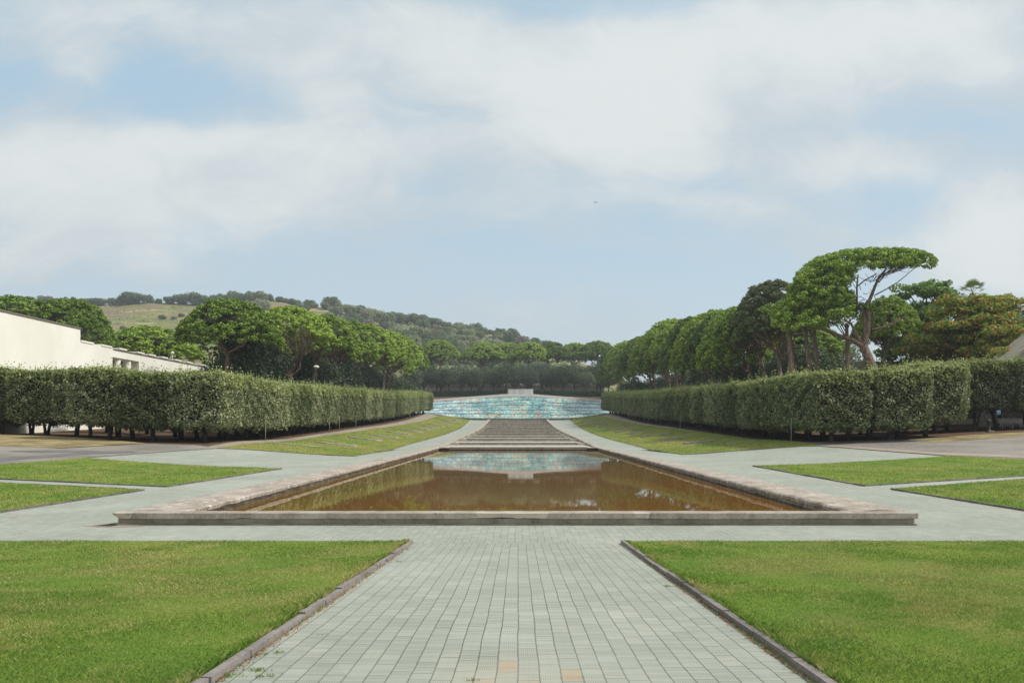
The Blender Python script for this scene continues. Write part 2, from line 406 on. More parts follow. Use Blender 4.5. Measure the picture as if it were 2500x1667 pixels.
# ------------------------------------------------------------------ terrain
def line_gaps(*seg):
    out = []
    for a, b, s in seg: out += list(np.arange(a, b, s))
    return np.array(sorted(set(np.round(out, 3))))
gx = line_gaps((-3000, -400, 200), (-400, -80, 20), (-80, 80, 2), (80, 400, 20), (400, 3001, 200))
gy = line_gaps((-60, 0, 10), (0, 250, 2), (250, 308, 4), (308, 314, .5), (314, 420, 6), (420, 1000, 40), (1000, 5001, 400))
XX, YY = np.meshgrid(gx, gy)
Z = gz(XX, YY) - 0.012
low = (np.abs(XX) < 40) & (YY < 100)                 # the paved court and the basin lie over this
Z = np.where((np.abs(XX) < 10.4) & (YY > 18.0) & (YY < 84), Z - 0.6, Z)
Z = np.where((np.abs(XX) < 9.2) & (YY >= 84) & (YY < 236), Z - 0.9, Z)
Z = Z - 0.05
nx, ny = len(gx), len(gy)
idx = np.arange(nx * ny).reshape(ny, nx)
Q = np.stack([idx[:-1, :-1], idx[:-1, 1:], idx[1:, 1:], idx[1:, :-1]], -1).reshape(-1, 4)
tag(link('ground', mesh('ground', np.stack([XX, YY, Z], -1).reshape(-1, 3), Q, m_litter, True)), kind='structure')

# paving of the court and of the walks beside the cascade
HWI, HWO = 8.63, 9.35                                 # half width of the basin, inside and out
cut = [(10.15, 19.0), (9.95, 26), (9.85, 36), (9.55, 55), (9.40, 83), (9.25, 232)]
def side_strip(s):
    inner = [(s * (a - 0.15), b) for a, b in cut] + [(s * 9.1, 238)]
    lawn = [G(*q) for q in ([(866, 1114), (1000, 1084.7), (1065, 1067.4), (1125.7, 1044.6), (1162.6, 1021.5)] if s < 0 else [(1666.7, 1110), (1550, 1088), (1477.6, 1069.6), (1423.4, 1048), (1374.6, 1021.5)])]
    return inner, lawn
pol = [[(-60, -12), (60, -12), (60, 19.12), (-60, 19.12)]]
for s in (-1, 1):
    inner, lawn = side_strip(s)
    edge = [G(*q) for q in ([(866, 1113), (530, 1094), (208, 1117), (0, 1132), (-290, 1154), (-420, 1160)] if s < 0 else [(1667, 1109), (2008, 1088), (2306, 1112), (2500, 1121), (2800, 1136), (2950, 1144)])]
    pol.append([(s * 60, 19.12), (s * 10.0, 19.12)] + inner[1:5] + [(s * 13.4, 83)] + edge + [(s * 60, edge[-1][1])])
    # walk beside the cascade, out to the edge of the sloping lawn
    Lx = lambda yy: np.interp(yy, [q[1] for q in lawn], [abs(q[0]) for q in lawn])
    ys = [83, 110, 140, 170, 200, 232, 238]
    pol.append([(s * 9.2, yy) for yy in ys] + [(s * (max(float(Lx(yy)) + 0.35, 10.8)), yy) for yy in ys[::-1]] if s > 0 else
               [(s * (max(float(Lx(yy)) + 0.35, 10.8)), yy) for yy in ys] + [(s * 9.2, yy) for yy in ys[::-1]])
tag(drape(pol, 'pavement', m_pave, 0.0), kind='structure')
print('LAWN EDGE', side_strip(-1)[1], side_strip(1)[1])
tag(drape([[(-11.5, 232), (11.5, 232), (11.5, 238), (-11.5, 238)]], 'landing', m_pink, 0.03), kind='structure')

def PX(*q): return [G(*a) for a in q]
def S(s, seq): return seq
# roads, dry verges, dirt tracks
roadL = PX((-420, 1092), (-200, 1088), (0, 1088), (149, 1095.5), (357, 1084), (476, 1087), (535, 1095), (208, 1118), (0, 1134.5), (-290, 1157))
tag(drape([roadL], 'road', m_road, 0.035), kind='structure')
roadR = PX((2008, 1089), (1943, 1081), (2217, 1074), (2282, 1081), (2500, 1066), (2700, 1056), (2900, 1120), (2500, 1123), (2306, 1113.4))
tag(drape([roadR], 'road', m_road, 0.035), kind='structure')
tag(drape([PX((0, 1127), (0, 1119), (250, 1102), (340, 1105), (190, 1111))], 'road_patch', m_tar, 0.055), kind='structure')
tag(drape([PX((60, 1104), (20, 1102), (160, 1100), (330, 1103.5), (300, 1106))], 'road_patch', m_tar, 0.055), kind='structure')
tag(drape([PX((2008, 1090), (2030, 1089), (2180, 1098), (2290, 1106), (2520, 1115), (2520, 1120), (2300, 1112), (2150, 1101))], 'road_border', m_pink, 0.055), kind='structure')
dryL = PX((-300, 1088), (-300, 1055), (0, 1059), (178, 1068), (357, 1083), (149, 1095), (0, 1089))
tag(drape([dryL], 'verge', m_dry, 0.05), kind='structure')
dryR = PX((2217, 1074), (2282, 1081), (2500, 1066), (2700, 1054), (2700, 1048), (2500, 1056), (2365, 1063))
tag(drape([dryR], 'verge', m_dry, 0.05), kind='structure')
def ribbon(c, w0, w1, n):
    return c
SLl = PX((530, 1094.6), (649, 1081), (768, 1068), (916.7, 1047), (1000, 1033.5), (1071, 1015.4))
SLr = PX((1162, 1020.6), (1125.7, 1044.6), (1065, 1067.4), (1000, 1084.7), (866, 1114))
SRl = PX((1374.6, 1020.8), (1423.4, 1048), (1477.6, 1069.6), (1550, 1088), (1666.7, 1110))
SRr = PX((2004, 1089), (1835, 1072), (1746, 1060), (1550, 1034.5), (1466.8, 1014.3))
tag(drape([[(-25.8, 60)] + SLl + [(SLl[-1][0] - 3.6, SLl[-1][1] + 3), (-25.2, 150), (-25.6, 90), (-26.0, 70)]], 'dirt_track', m_track, 0.02), kind='structure')
tag(drape([[(q[0], q[1]) for q in SRr] + [(SRr[-1][0] + 3.6, SRr[-1][1] + 3), (25.2, 150), (25.6, 90), (26.0, 70), (26.0, 62)]], 'dirt_track', m_track, 0.02), kind='structure')

# ------------------------------------------------------------------ lawns with their kerbs
lawns = []
def lawn(poly, kerbs, mat=m_lawn, km=m_kerbd, lift=0.045, wd=.09, kh=.06, stone=1.0):
    tag(drape([poly], 'lawn', mat, lift, 2.0), kind='structure'); lawns.append(poly)
    for k in kerbs:
        tag(link('kerb', kerb(k, km, wd, kh, stone)), kind='structure')
PXL, PXR = -2.225, 2.175
lawn([(PXL - .075, -8), (PXL - .075, 16.1), (-40, 16.1), (-40, -8)], [], lift=0.05)
lawn([(PXR + .075, -8), (40, -8), (40, 16.1), (PXR + .075, 16.1)], [], lift=0.05)
tag(link('kerb', kerb([(PXL - .04, 3), (PXL - .04, 16.15)], m_kerb, .075, .062, .78, .013)), kind='structure')
tag(link('kerb', kerb([(PXR + .04, 3), (PXR + .04, 16.15)], m_kerb, .075, .062, .95, .011)), kind='structure')
L1 = PX((-300, 1165), (0, 1180), (351, 1197.5), (0, 1252), (-300, 1298)); lawn(L1, [L1[1:]])
L2 = PX((-290, 1157), (0, 1134.8), (208, 1118.5), (687.5, 1145), (408, 1189), (0, 1170)); lawn(L2, [L2[3:] + L2[:1]])
R2 = PX((1838.7, 1138), (2321, 1114), (2500, 1123), (2800, 1138), (2800, 1143.7), (2500, 1162.5), (2109.5, 1187)); lawn(R2, [[R2[0], R2[6], R2[5], R2[4]]])
R1 = PX((2176.5, 1195), (2500, 1170.5), (2800, 1148), (2800, 1295), (2500, 1247)); lawn(R1, [[R1[0], R1[4], R1[3]]])
SL = SLl + SLr; lawn(SL, [SLr, [SLr[-1], SL[0]]], m_lawn2, wd=.08, kh=.055, stone=3.0)
SR = SRl + SRr; lawn(SR, [SRl, [SRl[-1], SRr[0]]], m_lawn2, wd=.08, kh=.055, stone=3.0)
tag(drape([PX((647, 1080), (660, 1079.5), (800, 1093), (760, 1091))], 'path', m_pave, 0.075), kind='structure')
tag(drape([PX((1742, 1088.5), (1760, 1086), (1850, 1074), (1838, 1076.5))], 'path', m_pave, 0.075), kind='structure')

# ------------------------------------------------------------------ basin
pool = empty('reflecting_pool', (0, 51, 0)); tag(pool, 'long rectangular reflecting pool with a worn stone rim, full of brown water', 'pool')
pool_inv = Matrix.Translation((0, -51, 0))
def wobble(me, amp, sc, only=None):
    from mathutils import noise
    for v_ in me.vertices:
        q = Vector(v_.co)
        if only and not only(q): continue
        k = noise.noise_vector(q * sc) * amp + noise.noise_vector(q * sc * 4.3) * amp * .4
        v_.co = q + k
def prism(cols, prof, mat, name, parent=pool, wob=None, cap=True):
    """a profile swept along Y; cols: list of (y, function mapping profile point -> xyz)"""
    V, Fc = [], []; n = len(prof(cols[0]))
    for c_ in cols: V += prof(c_)
    for i in range(len(cols) - 1):
        for k in range(n): Fc.append((i * n + k, i * n + (k + 1) % n, (i + 1) * n + (k + 1) % n, (i + 1) * n + k))
    if cap: Fc += [tuple(range(n)), tuple((len(cols) - 1) * n + k for k in range(n - 1, -1, -1))]
    me = mesh(name, V, Fc, mat)
    if wob: wobble(me, *wob)
    bm = bmesh.new(); bm.from_mesh(me); bmesh.ops.recalc_face_normals(bm, faces=bm.faces); bm.to_mesh(me); bm.free()
    if parent: me.transform(Matrix.Translation(-Vector(parent.location)))
    return link(name, me, parent)
RZ = 0.315
def outer(y): return float(np.interp(y, [c_[1] for c_ in cut], [c_[0] for c_ in cut]))
for s in (-1, 1):
    ysr = list(np.arange(19.55, 83.0, 0.35)) + [83.0]
    # cap stones: a slab with uneven edges, inner face bright with lime
    def prof(y, s=s):
        xo, xi = outer(y), HWI - 0.06
        m = .5 * (xo + xi)
        return [(s * xo, y, .05), (s * xo, y, RZ - .03), (s * (xo - .04), y, RZ), (s * m, y, RZ + .012), (s * (xi + .06), y, RZ - .008), (s * xi, y, RZ - .05), (s * (xi + .012), y, RZ - .14), (s * (xi + .12), y, RZ - .165), (s * (xi + .12), y, .05)]
    prism(ysr, prof, m_rim, 'rim_slab', wob=(.035, 1.3))
    def prof2(y, s=s):
        return [(s * (HWI + .10), y, -.8), (s * (HWI + .10), y, RZ - .16), (s * (HWI + .45), y, RZ - .16), (s * (HWI + .45), y, -.8)]
    prism(ysr, prof2, m_wallbase, 'side_wall', wob=(.012, 2.0))
    def prof3(y, s=s):
        return [(s * (HWI + .0), y, -.8), (s * (HWI + .0), y, .045), (s * (HWI + .14), y, .05), (s * (HWI + .14), y, -.8)]
    prism(ysr, prof3, m_inner, 'waterline_ledge', wob=(.02, 2.6))
# front wall: overhanging cap on a recessed base, chipped in the middle and at the left corner
xl, xr = -10.22, 10.06
def chips(me):
    for v_ in me.vertices:
        q = v_.co; zz = q.z; yy = q.y
        if yy < 19.2 and zz < .24:
            for (cx, wd, am) in ((-.35, 1.25, .028), (-6.9, .25, .03), (3.05, .5, .02), (7.6, .35, .02)):
                a_ = abs(q.x - cx) / wd
                if a_ < 1: q.z += am * (1 - a_) * (0.6 + .8 * random.random()); q.y += am * .6 * (1 - a_)
        if q.x < xl + .42 and zz < .28: q.x += (.28 - zz) * 1.5 * max(0, (xl + .42 - q.x) / .42) ; q.y += .03
        if q.x > xr - .2 and zz < .24: q.x -= random.uniform(0, .05)
def profx(xv, s=1):
    return [(xv, 19.05, .165), (xv, 19.05, RZ - .012), (xv, 19.075, RZ), (xv, 19.50, RZ), (xv, 19.52, RZ - .02), (xv, 19.52, .165)]
xsr = list(np.arange(xl, xr, 0.14)) + [xr]
o = prism(xsr, profx, m_front, 'front_cap', wob=(.006, 2.2))
o.data.transform(Matrix.Translation(pool.location)); chips(o.data); o.data.transform(Matrix.Translation(-Vector(pool.location)))
def profb(xv): return [(xv, 19.13, -.3), (xv, 19.13, .17), (xv, 19.45, .17), (xv, 19.45, -.3)]
prism(list(np.arange(xl + .12, xr - .06, .4)) + [xr - .06], profb, m_wallbase, 'front_wall', wob=(.006, 2.0))
def profc(xv): return [(xv, 19.03, -.1), (xv, 19.03, .028 ), (xv, 19.20, .032), (xv, 19.20, -.1)]
prism(list(np.arange(xl + .1, xr - .05, .25)) + [xr - .05], profc, m_kerbd, 'footing', wob=(.012, 2.5))
# repair mortar on the chipped corner and middle
b = MB()
b.V += []; 
wme = mesh('water', [(-9.0, 19.3, 0.012), (9.0, 19.3, .012), (9.0, 83.35, .012), (-9.0, 83.35, .012)], [(0, 1, 2, 3)], m_water)
tag(link('water', wme), kind='structure')
# broken paving beside the left corner: pale mortar and a dark open gap
tag(drape([[(-10.95, 18.95), (-10.15, 18.62), (-9.3, 18.86), (-9.6, 19.1), (-10.2, 19.3), (-10.6, 19.2)]], 'mortar_patch', m_pink, 0.006, .5), kind='structure')
b = MB(); b.hexa([(-10.62, 18.86, -.1), (-10.10, 18.80, -.1), (-10.02, 19.14, -.1), (-10.20, 19.26, -.1)], [(-10.62, 18.86, .009), (-10.10, 18.80, .009), (-10.02, 19.14, .03), (-10.20, 19.26, .035)])
tag(b.ob('pavement_gap', m_stepdark), kind='structure')
tag(drape([PX((20, 1263), (42, 1259.5), (45, 1264), (30, 1266))], 'mortar_patch', m_pink, 0.006, .5), kind='structure')

# ------------------------------------------------------------------ cascade of basins
casc = empty('water_stairs', (0, 83, 0)); tag(casc, 'broad stone cascade of dry stepped basins climbing from the pool to the mosaic', 'cascade')
YK = [83, 96.4, 110, 123, 137, 152, 169.5, 181, 194, 207, 220, 232]
ZK = [.34, .57, .9, 1.12, 1.42, 1.78, 2.15, 2.5, 3.08, 3.62, 4.3, 5.0]
for k in range(12):
    zb = (ZK[k - 1] if k else -.02) - .05; zt = ZK[k]; y0 = YK[k]; y1 = YK[k + 1] if k < 11 else 238
    hw = HWI + .05
    b = MB()
    b.box(-hw, hw, y0 + .10, y1 + .3, zb - .5, zt - .10)
    if k < 9:
        b.box(-hw, -hw + 1.15, y0 - .25, y0 + .10, zb - .5, zt - .02)
        b.box(hw - 1.15, hw, y0 - .25, y0 + .10, zb - .5, zt - .02)
    o = b.me('basin_step', m_step); o.transform(Matrix.Translation((0, -83, 0))); so_ = link('basin_step', o, casc)
    h = zt - zb
    b = MB(); b.box(-hw + (1.15 if k < 9 else .02), hw - (1.15 if k < 9 else .02), y0 + .03, y0 + .9, zt - .095, zt - .002)
    o = b.me('spill_lip', m_front); o.transform(Matrix.Translation((0, -83, 0))); link('spill_lip', o, so_)
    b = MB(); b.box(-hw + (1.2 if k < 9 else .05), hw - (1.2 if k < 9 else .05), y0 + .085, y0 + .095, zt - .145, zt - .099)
    o = b.me('shadow_slot', m_stepdark); o.transform(Matrix.Translation((0, -83, 0))); link('slot_shadow_strip', o, so_)  # dark strip painted in as the shadow of the gap under the lip
    if k < 3:
        b = MB()
        for i in range(-6, 7):
            b = MB(); b.box(i * 1.18 - .02, i * 1.18 + .02, y0 - .06, y0 + .084, zt - .2, zt - .097)
            o = b.me('spout', m_step); o.transform(Matrix.Translation((0, -83, 0))); link('spout', o, so_)
# a lower sill just above the water
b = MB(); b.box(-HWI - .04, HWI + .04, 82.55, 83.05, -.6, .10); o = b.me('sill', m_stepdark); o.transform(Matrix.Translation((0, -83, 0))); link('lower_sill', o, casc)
b = MB(); b.box(-HWI - .04, HWI + .04, 82.75, 83.05, .102, .20); o = b.me('sill', m_front); o.transform(Matrix.Translation((0, -83, 0))); link('upper_sill', o, casc)
for s in (-1, 1):
    ysr = list(np.arange(83.02, 236, 1.2))
    def profs(y, s=s):
        zz = float(gz(10.0, y))
        return [(s * 9.38, y, zz - .2), (s * 9.36, y, zz + .26), (s * 9.0, y, zz + .30), (s * 8.62, y, zz + .27), (s * 8.60, y, zz + .13), (s * 8.66, y, zz + .10), (s * 8.66, y, zz - 1.2), (s * 9.38, y, zz - 1.2)]
    prism(ysr, profs, m_rim, 'side_curb', casc, (.05, .8))

# oval stone-edged beds set in the sloping lawns
OV = [(-1, [(782, 862, 1081, 1086), (853, 930, 1070.5, 1072.5), (907, 964, 1063.5, 1065.5), (948, 1000, 1056, 1059), (981, 1026, 1051, 1052.5), (1008, 1048.5, 1045.5, 1048), (1029, 1067, 1040, 1044), (1048, 1080, 1036, 1039), (1065, 1097, 1031, 1034), (1078, 1111, 1027.5, 1030), (1090, 1125, 1024, 1026.5)]),
      (1, [(1672, 1751, 1081.5, 1075.5), (1613, 1680, 1073, 1066), (1569, 1629, 1065, 1059), (1537, 1587, 1059, 1053), (1508, 1556, 1053, 1050), (1488, 1531, 1048, 1042), (1471, 1508, 1043.5, 1039), (1454, 1490, 1039, 1033.5), (1441, 1474, 1034, 1029.5), (1431, 1460, 1029, 1026), (1419, 1447, 1025, 1022)])]
ORD = ['first', 'second', 'third', 'fourth', 'fifth', 'sixth', 'seventh', 'eighth', 'ninth', 'tenth', 'eleventh', 'twelfth', 'thirteenth', 'fourteenth', 'fifteenth', 'sixteenth', 'seventeenth', 'eighteenth', 'nineteenth', 'twentieth']
TENS = {2: 'twenty', 3: 'thirty', 4: 'forty'}
def ordinal(i):
    if i < 20: return ORD[i]
    tt, u_ = divmod(i + 1, 10)
    return {20: 'twentieth', 30: 'thirtieth', 40: 'fortieth'}.get(i + 1) or TENS[tt] + '-' + ORD[u_ - 1]
for s, lst in OV:
    for i, (a, b_, ya, yb) in enumerate(lst):
        A, B = G(a, ya, .1), G(b_, yb, .1)
        cx, cy = (A[0] + B[0]) / 2, (A[1] + B[1]) / 2; Lh = math.hypot(A[0] - B[0], A[1] - B[1]) / 2
        Lh = min(max(Lh, 1.2), 2.2); ang = math.atan2(B[1] - A[1], B[0] - A[0]); ang = max(-.35, min(.35, ang))
        cz = float(gz(cx, cy)); b = MB(); n = 26; wd = Lh * .42; tilt = (float(gz(cx + .8, cy)) - float(gz(cx - .8, cy))) / 1.6 * .75
        V, Fc = [], []
        for k in range(n):
            th = 2 * math.pi * k / n; j_ = 1 + random.uniform(-.03, .03)
            for (rr, hh) in ((1.0, -.25), (1.0, .17), (.96, .215), (.80, .21), (.78, .05)):
                px_, py_ = Lh * rr * j_ * math.cos(th), wd * (rr if rr > .9 else rr - .12) * j_ * math.sin(th)
                V.append((px_, py_, hh + tilt * px_ + random.uniform(-.012, .012)))
        for k in range(n):
            for q in range(4): Fc.append((k * 5 + q, ((k + 1) % n) * 5 + q, ((k + 1) % n) * 5 + q + 1, k * 5 + q + 1))
        root = empty('oval_bed', (cx, cy, cz), ang)
        link('stone_ring', mesh('stone_ring', V, Fc, m_oval), root)
        link('bed_soil', mesh('bed_soil', [(Lh * .82 * math.cos(6.2832 * k / 16), wd * .70 * math.sin(6.2832 * k / 16), .07 + tilt * Lh * .82 * math.cos(6.2832 * k / 16)) for k in range(16)], [tuple(range(16))], m_dry), root)
        side = 'left' if s < 0 else 'right'
        tag(root, f'low oval stone-edged bed in the lawn {side} of the cascade, {ordinal(i)} from the court', 'stone bed', 'oval stone beds set in the sloping lawns')
# ------------------------------------------------------------------ foliage
rng = np.random.default_rng(11)
def leafmat(name, lo, mid, hi, scale=0.5, transl=0.25, tone=0.35):
    """leaves: colour varies leaf by leaf, clump by clump and tree by tree"""
    m, t = material(name)
    gn = t.n('ShaderNodeNewGeometry'); ri = X(t.t, gn.outputs['Random Per Island'])
    oi = X(t.t, t.n('ShaderNodeObjectInfo').outputs['Random'])
    p = X(t.t, gn.outputs['Position'])
    a = t.noise(p, scale, 3, 0.6)
    f = (ri * 0.40 + a * 0.36 + oi * 0.24).ss(0.25, 0.75)
    col = t.ramp(f, [(0, lo), (.5, mid), (1, hi)])
    d = t.n('ShaderNodeBsdfPrincipled'); t.link(col, d.inputs['Base Color']); d.inputs['Roughness'].default_value = 0.65
    d.inputs['Specular IOR Level'].default_value = 0.25
    tr = t.n('ShaderNodeBsdfTranslucent'); t.link(t.mix(0.5, col, (mid[0] * 1.6, mid[1] * 1.7, mid[2] * .9)), tr.inputs[0])
    mx = t.n('ShaderNodeMixShader'); mx.inputs[0].default_value = transl
    t.t.links.new(d.outputs[0], mx.inputs[1]); t.t.links.new(tr.outputs[0], mx.inputs[2])
    t.out(mx); return m
def barkmat(name, lo, mid, hi, s=3.0):
    m, t = material(name); p = t.pos()
    a = t.noise(p, s, 5, 0.7, 0.5, (1, 1, .35)); b = t.noise(p, s * 7, 4, 0.7)
    col = t.ramp((a * .7 + b * .3).ss(.32, .68), [(0, lo), (.5, mid), (1, hi)])
    t.out(t.bsdf(col, 0.95, t.bump(a + b * .4, 1.0, 0.05), 0.1)); return m
m_holm = leafmat('holm_oak_leaf', (.050, .066, .028), (.16, .195, .085), (.42, .44, .26), 0.45)
m_shoot = leafmat('young_oak_shoot', (.17, .21, .07), (.30, .35, .14), (.46, .48, .24), 0.30)
m_core = material('foliage_shade_core'); m_core[1].out(m_core[1].bsdf((.012, .014, .008), 1.0)); m_core = m_core[0]  # near-black of the light-blocking cores, shade between the leaves
m_core2 = material('pine_shade_core'); m_core2[1].out(m_core2[1].bsdf((.035, .042, .020), 1.0)); m_core2 = m_core2[0]  # dark tone of the light-blocking core, shade between the puffs
m_pine = leafmat('stone_pine_needle', (.050, .090, .016), (.165, .265, .038), (.40, .53, .085), 1.3, .15)
m_pined = leafmat('dull_pine_needle', (.055, .075, .028), (.12, .15, .055), (.25, .28, .11), 1.0, .12)
m_oak = leafmat('dark_oak_leaf', (.026, .048, .026), (.070, .105, .055), (.19, .235, .13), 0.35)
m_hill = leafmat('hillside_leaf', (.06, .10, .05), (.12, .17, .08), (.22, .27, .13), 0.04)
m_hill2 = leafmat('pale_hillside_leaf', (.12, .16, .075), (.22, .26, .14), (.36, .36, .22), 0.04)
m_hill3 = leafmat('brownish_hillside_leaf', (0.1425, 0.114, 0.095), (0.209, 0.171, 0.1425), (0.285, 0.247, 0.19), 0.04)
m_green = leafmat('broad_green_leaf', (.07, .13, .03), (.17, .27, .065), (.32, .43, .13), 0.5)
m_rust = leafmat('rust_tipped_leaf', (.085, .17, .025), (.21, .30, .05), (.58, .25, .075), 0.9)
m_grey = leafmat('grey_green_leaf', (0.112, 0.144, 0.088), (0.192, 0.232, 0.152), (0.304, 0.336, 0.24), 0.5)
m_box = leafmat('low_hedge_leaf', (0.0156, 0.0364, 0.0182), (0.0312, 0.065, 0.0312), (0.0585, 0.104, 0.0455), 0.5)
m_palm = leafmat('palm_frond', (.08, .13, .035), (.18, .24, .07), (.34, .38, .13), 0.8)
m_bark = barkmat('pine_bark', (.10, .070, .053), (.21, .145, .112), (.36, .26, .205))
m_barkd = barkmat('dark_oak_bark', (.020, .017, .014), (.045, .038, .032), (.085, .075, .062))
m_barkg = barkmat('grey_bark', (.07, .06, .05), (.13, .115, .095), (.21, .19, .16))

def leaves(C, N, size, tilt=0.5, aspect=1.7, ups=0.0):
    """one small diamond per centre C, facing roughly N"""
    n = len(C); N = N + rng.normal(0, tilt, (n, 3)); N[:, 2] += ups
    N /= np.linalg.norm(N, axis=1, keepdims=True) + 1e-9
    A = np.cross(N, rng.normal(0, 1, (n, 3))); A /= np.linalg.norm(A, axis=1, keepdims=True) + 1e-9
    B = np.cross(N, A)
    s = (size * rng.uniform(0.6, 1.35, n))[:, None]
    V = np.stack([C + A * s * aspect * .5, C + B * s * .5, C - A * s * aspect * .5, C - B * s * .5], 1).reshape(-1, 3)
    return V, np.arange(4 * n).reshape(n, 4)
def join(parts):
    V, Fc, o = [], [], 0
    for v, f in parts: V.append(v); Fc.append(f + o); o += len(v)
    return np.concatenate(V), np.concatenate(Fc)
def twomat(name, parts, mats):
    V, Fc = join(parts); me = mesh(name, V, Fc, None)
    for m_ in mats: me.materials.append(m_)
    mi = np.concatenate([np.full(len(f), i % len(mats), np.int32) for i, (v, f) in enumerate(parts)])
    me.polygons.foreach_set('material_index', mi); me.update(); return me

# --- clipped holm oaks: a box of leaves on a short trunk
def holm_crown(sx, sy, sz, seed, dens=140):
    g_ = np.random.default_rng(seed); Cs, Ns = [], []
    hx, hy = sx / 2, sy / 2
    for (ax, sg, area) in ((0, 1, sy * sz), (0, -1, sy * sz), (1, 1, sx * sz), (1, -1, sx * sz), (2, 1, sx * sy), (2, -1, sx * sy)):
        n = int(area * dens * (0.8 if ax == 2 and sg < 0 else 1.0))
        P = g_.uniform(-1, 1, (n, 3)) * (hx, hy, sz / 2); P[:, ax] = sg * (hx, hy, sz / 2)[ax]
        Nn = np.zeros((n, 3)); Nn[:, ax] = sg; Cs.append(P); Ns.append(Nn)
    P = np.concatenate(Cs); Nn = np.concatenate(Ns)
    # round the corners, billow the faces
    q = np.abs(P) / (hx, hy, sz / 2)
    rnd = 1 - 0.035 * (q[:, 0] ** 8) * (q[:, 1] ** 8)
    rz_ = 1 - 0.045 * (q[:, 2] ** 6) * np.maximum(q[:, 0] ** 6, q[:, 1] ** 6)
    ph = g_.uniform(0, 6, 6)
    bil = 0.11 * np.sin(P[:, 2] * 2.3 + ph[0]) * np.sin((P[:, 0] + P[:, 1]) * 1.7 + ph[1]) + 0.10 * np.sin(P[:, 2] * 4.1 + ph[2] + P[:, 0] * 3 + P[:, 1] * 2.2)
    P = P * np.stack([rnd * rz_, rnd * rz_, np.ones(len(P))], 1) + Nn * (bil + g_.uniform(-.34, .10, len(P)))[:, None]
    hang = (Nn[:, 2] < 0); P[hang, 2] += g_.uniform(-.30, .25, hang.sum()) + 0.18 * np.sin(P[hang, 0] * 3 + ph[3])
    P[:, 2] += sz / 2
    body = leaves(P, Nn * .8 + (0, 0, .35), .118, .75)
    # upright young shoots on the top
    k = int(sx * sy * 16)
    Q = g_.uniform(-1, 1, (k, 3)) * (hx, hy, 0); hh = g_.gamma(1.6, .17, k).clip(.05, 1.0) * np.interp(np.sin(Q[:, 0] * 1.3 + ph[4]) * np.sin(Q[:, 1] * 1.1 + ph[5]), [-1, 1], [.5, 1.4])
    reps = 5; QQ = np.repeat(Q, reps, 0); tt = np.tile(np.linspace(.1, 1, reps), k) * np.repeat(hh, reps)
    QQ[:, 2] = sz - .08 + tt; QQ[:, :2] += g_.normal(0, .05, (len(QQ), 2)) * (1 + tt[:, None])
    sh = leaves(QQ, g_.normal(0, 1, (len(QQ), 3)), .115, .5)
    # pale fresh leaves scattered over the upper edge of the faces
    up = P[P[:, 2] > sz * (.78 + .08 * np.sin(P[:, 0] * 2.2 + ph[1]) * np.sin(P[:, 1] * 1.9 + ph[2]))]
    up = up[g_.random(len(up)) < .85] * (1.022, 1.022, 1.0); fr = leaves(up, g_.normal(0, .6, (len(up), 3)) + (0, 0, .5), .15, .5)
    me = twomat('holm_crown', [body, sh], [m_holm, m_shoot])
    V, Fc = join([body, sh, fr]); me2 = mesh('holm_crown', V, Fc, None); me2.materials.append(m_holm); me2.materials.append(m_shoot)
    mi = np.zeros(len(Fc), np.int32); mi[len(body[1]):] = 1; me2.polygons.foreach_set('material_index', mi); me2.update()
    # dark box added inside the crown to block light
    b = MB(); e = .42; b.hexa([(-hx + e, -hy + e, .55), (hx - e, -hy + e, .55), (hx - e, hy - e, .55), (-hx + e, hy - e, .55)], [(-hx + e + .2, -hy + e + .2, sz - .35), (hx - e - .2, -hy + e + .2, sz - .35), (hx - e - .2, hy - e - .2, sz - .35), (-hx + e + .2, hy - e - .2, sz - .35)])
    return me2, b.me('shade_core', m_core)
SPY = 4.9; CH = 4.6
holm = [holm_crown(4.9, SPY + .25, CH, 100 + i) for i in range(4)]
def holm_trunk(seed):
    g_ = random.Random(seed); b = MB()
    forks = g_.choice([1, 2, 2, 3])
    for k in range(forks):
        a = g_.uniform(0, 6.28); r_ = .22 if forks == 1 else .15
        b.tube([(.12 * math.cos(a), .12 * math.sin(a), -.3), (.16 * math.cos(a), .16 * math.sin(a), .3), (.35 * math.cos(a), .35 * math.sin(a), 1.4), (.8 * math.cos(a + .3), .8 * math.sin(a + .3), 2.9)], [r_ * 1.35, r_, r_ * .85, r_ * .6])
    return b.me('trunk', m_barkd, True)
holm_tr = [holm_trunk(i) for i in range(5)]
def holm_oak(x, y, label, group, lift=0.0, k=None, rot=0.0, sc=1.0, bot=1.35):
    z = float(gz(x, y)); k = random.randrange(4) if k is None else k
    root = empty('clipped_holm_oak', (x, y, z), rot)
    c = link('crown', holm[k][0], root); c.location = (0, 0, bot + lift); c.scale = (sc, sc, 1 + random.uniform(-.015, .02)); c.rotation_euler = (0, 0, random.choice((0, math.pi)))
    i_ = link('shade_core', holm[k][1], c)
    tr = link('trunk', random.choice(holm_tr), root); tr.rotation_euler = (0, 0, random.uniform(0, 6.28))
    tag(root, label, 'tree', group)
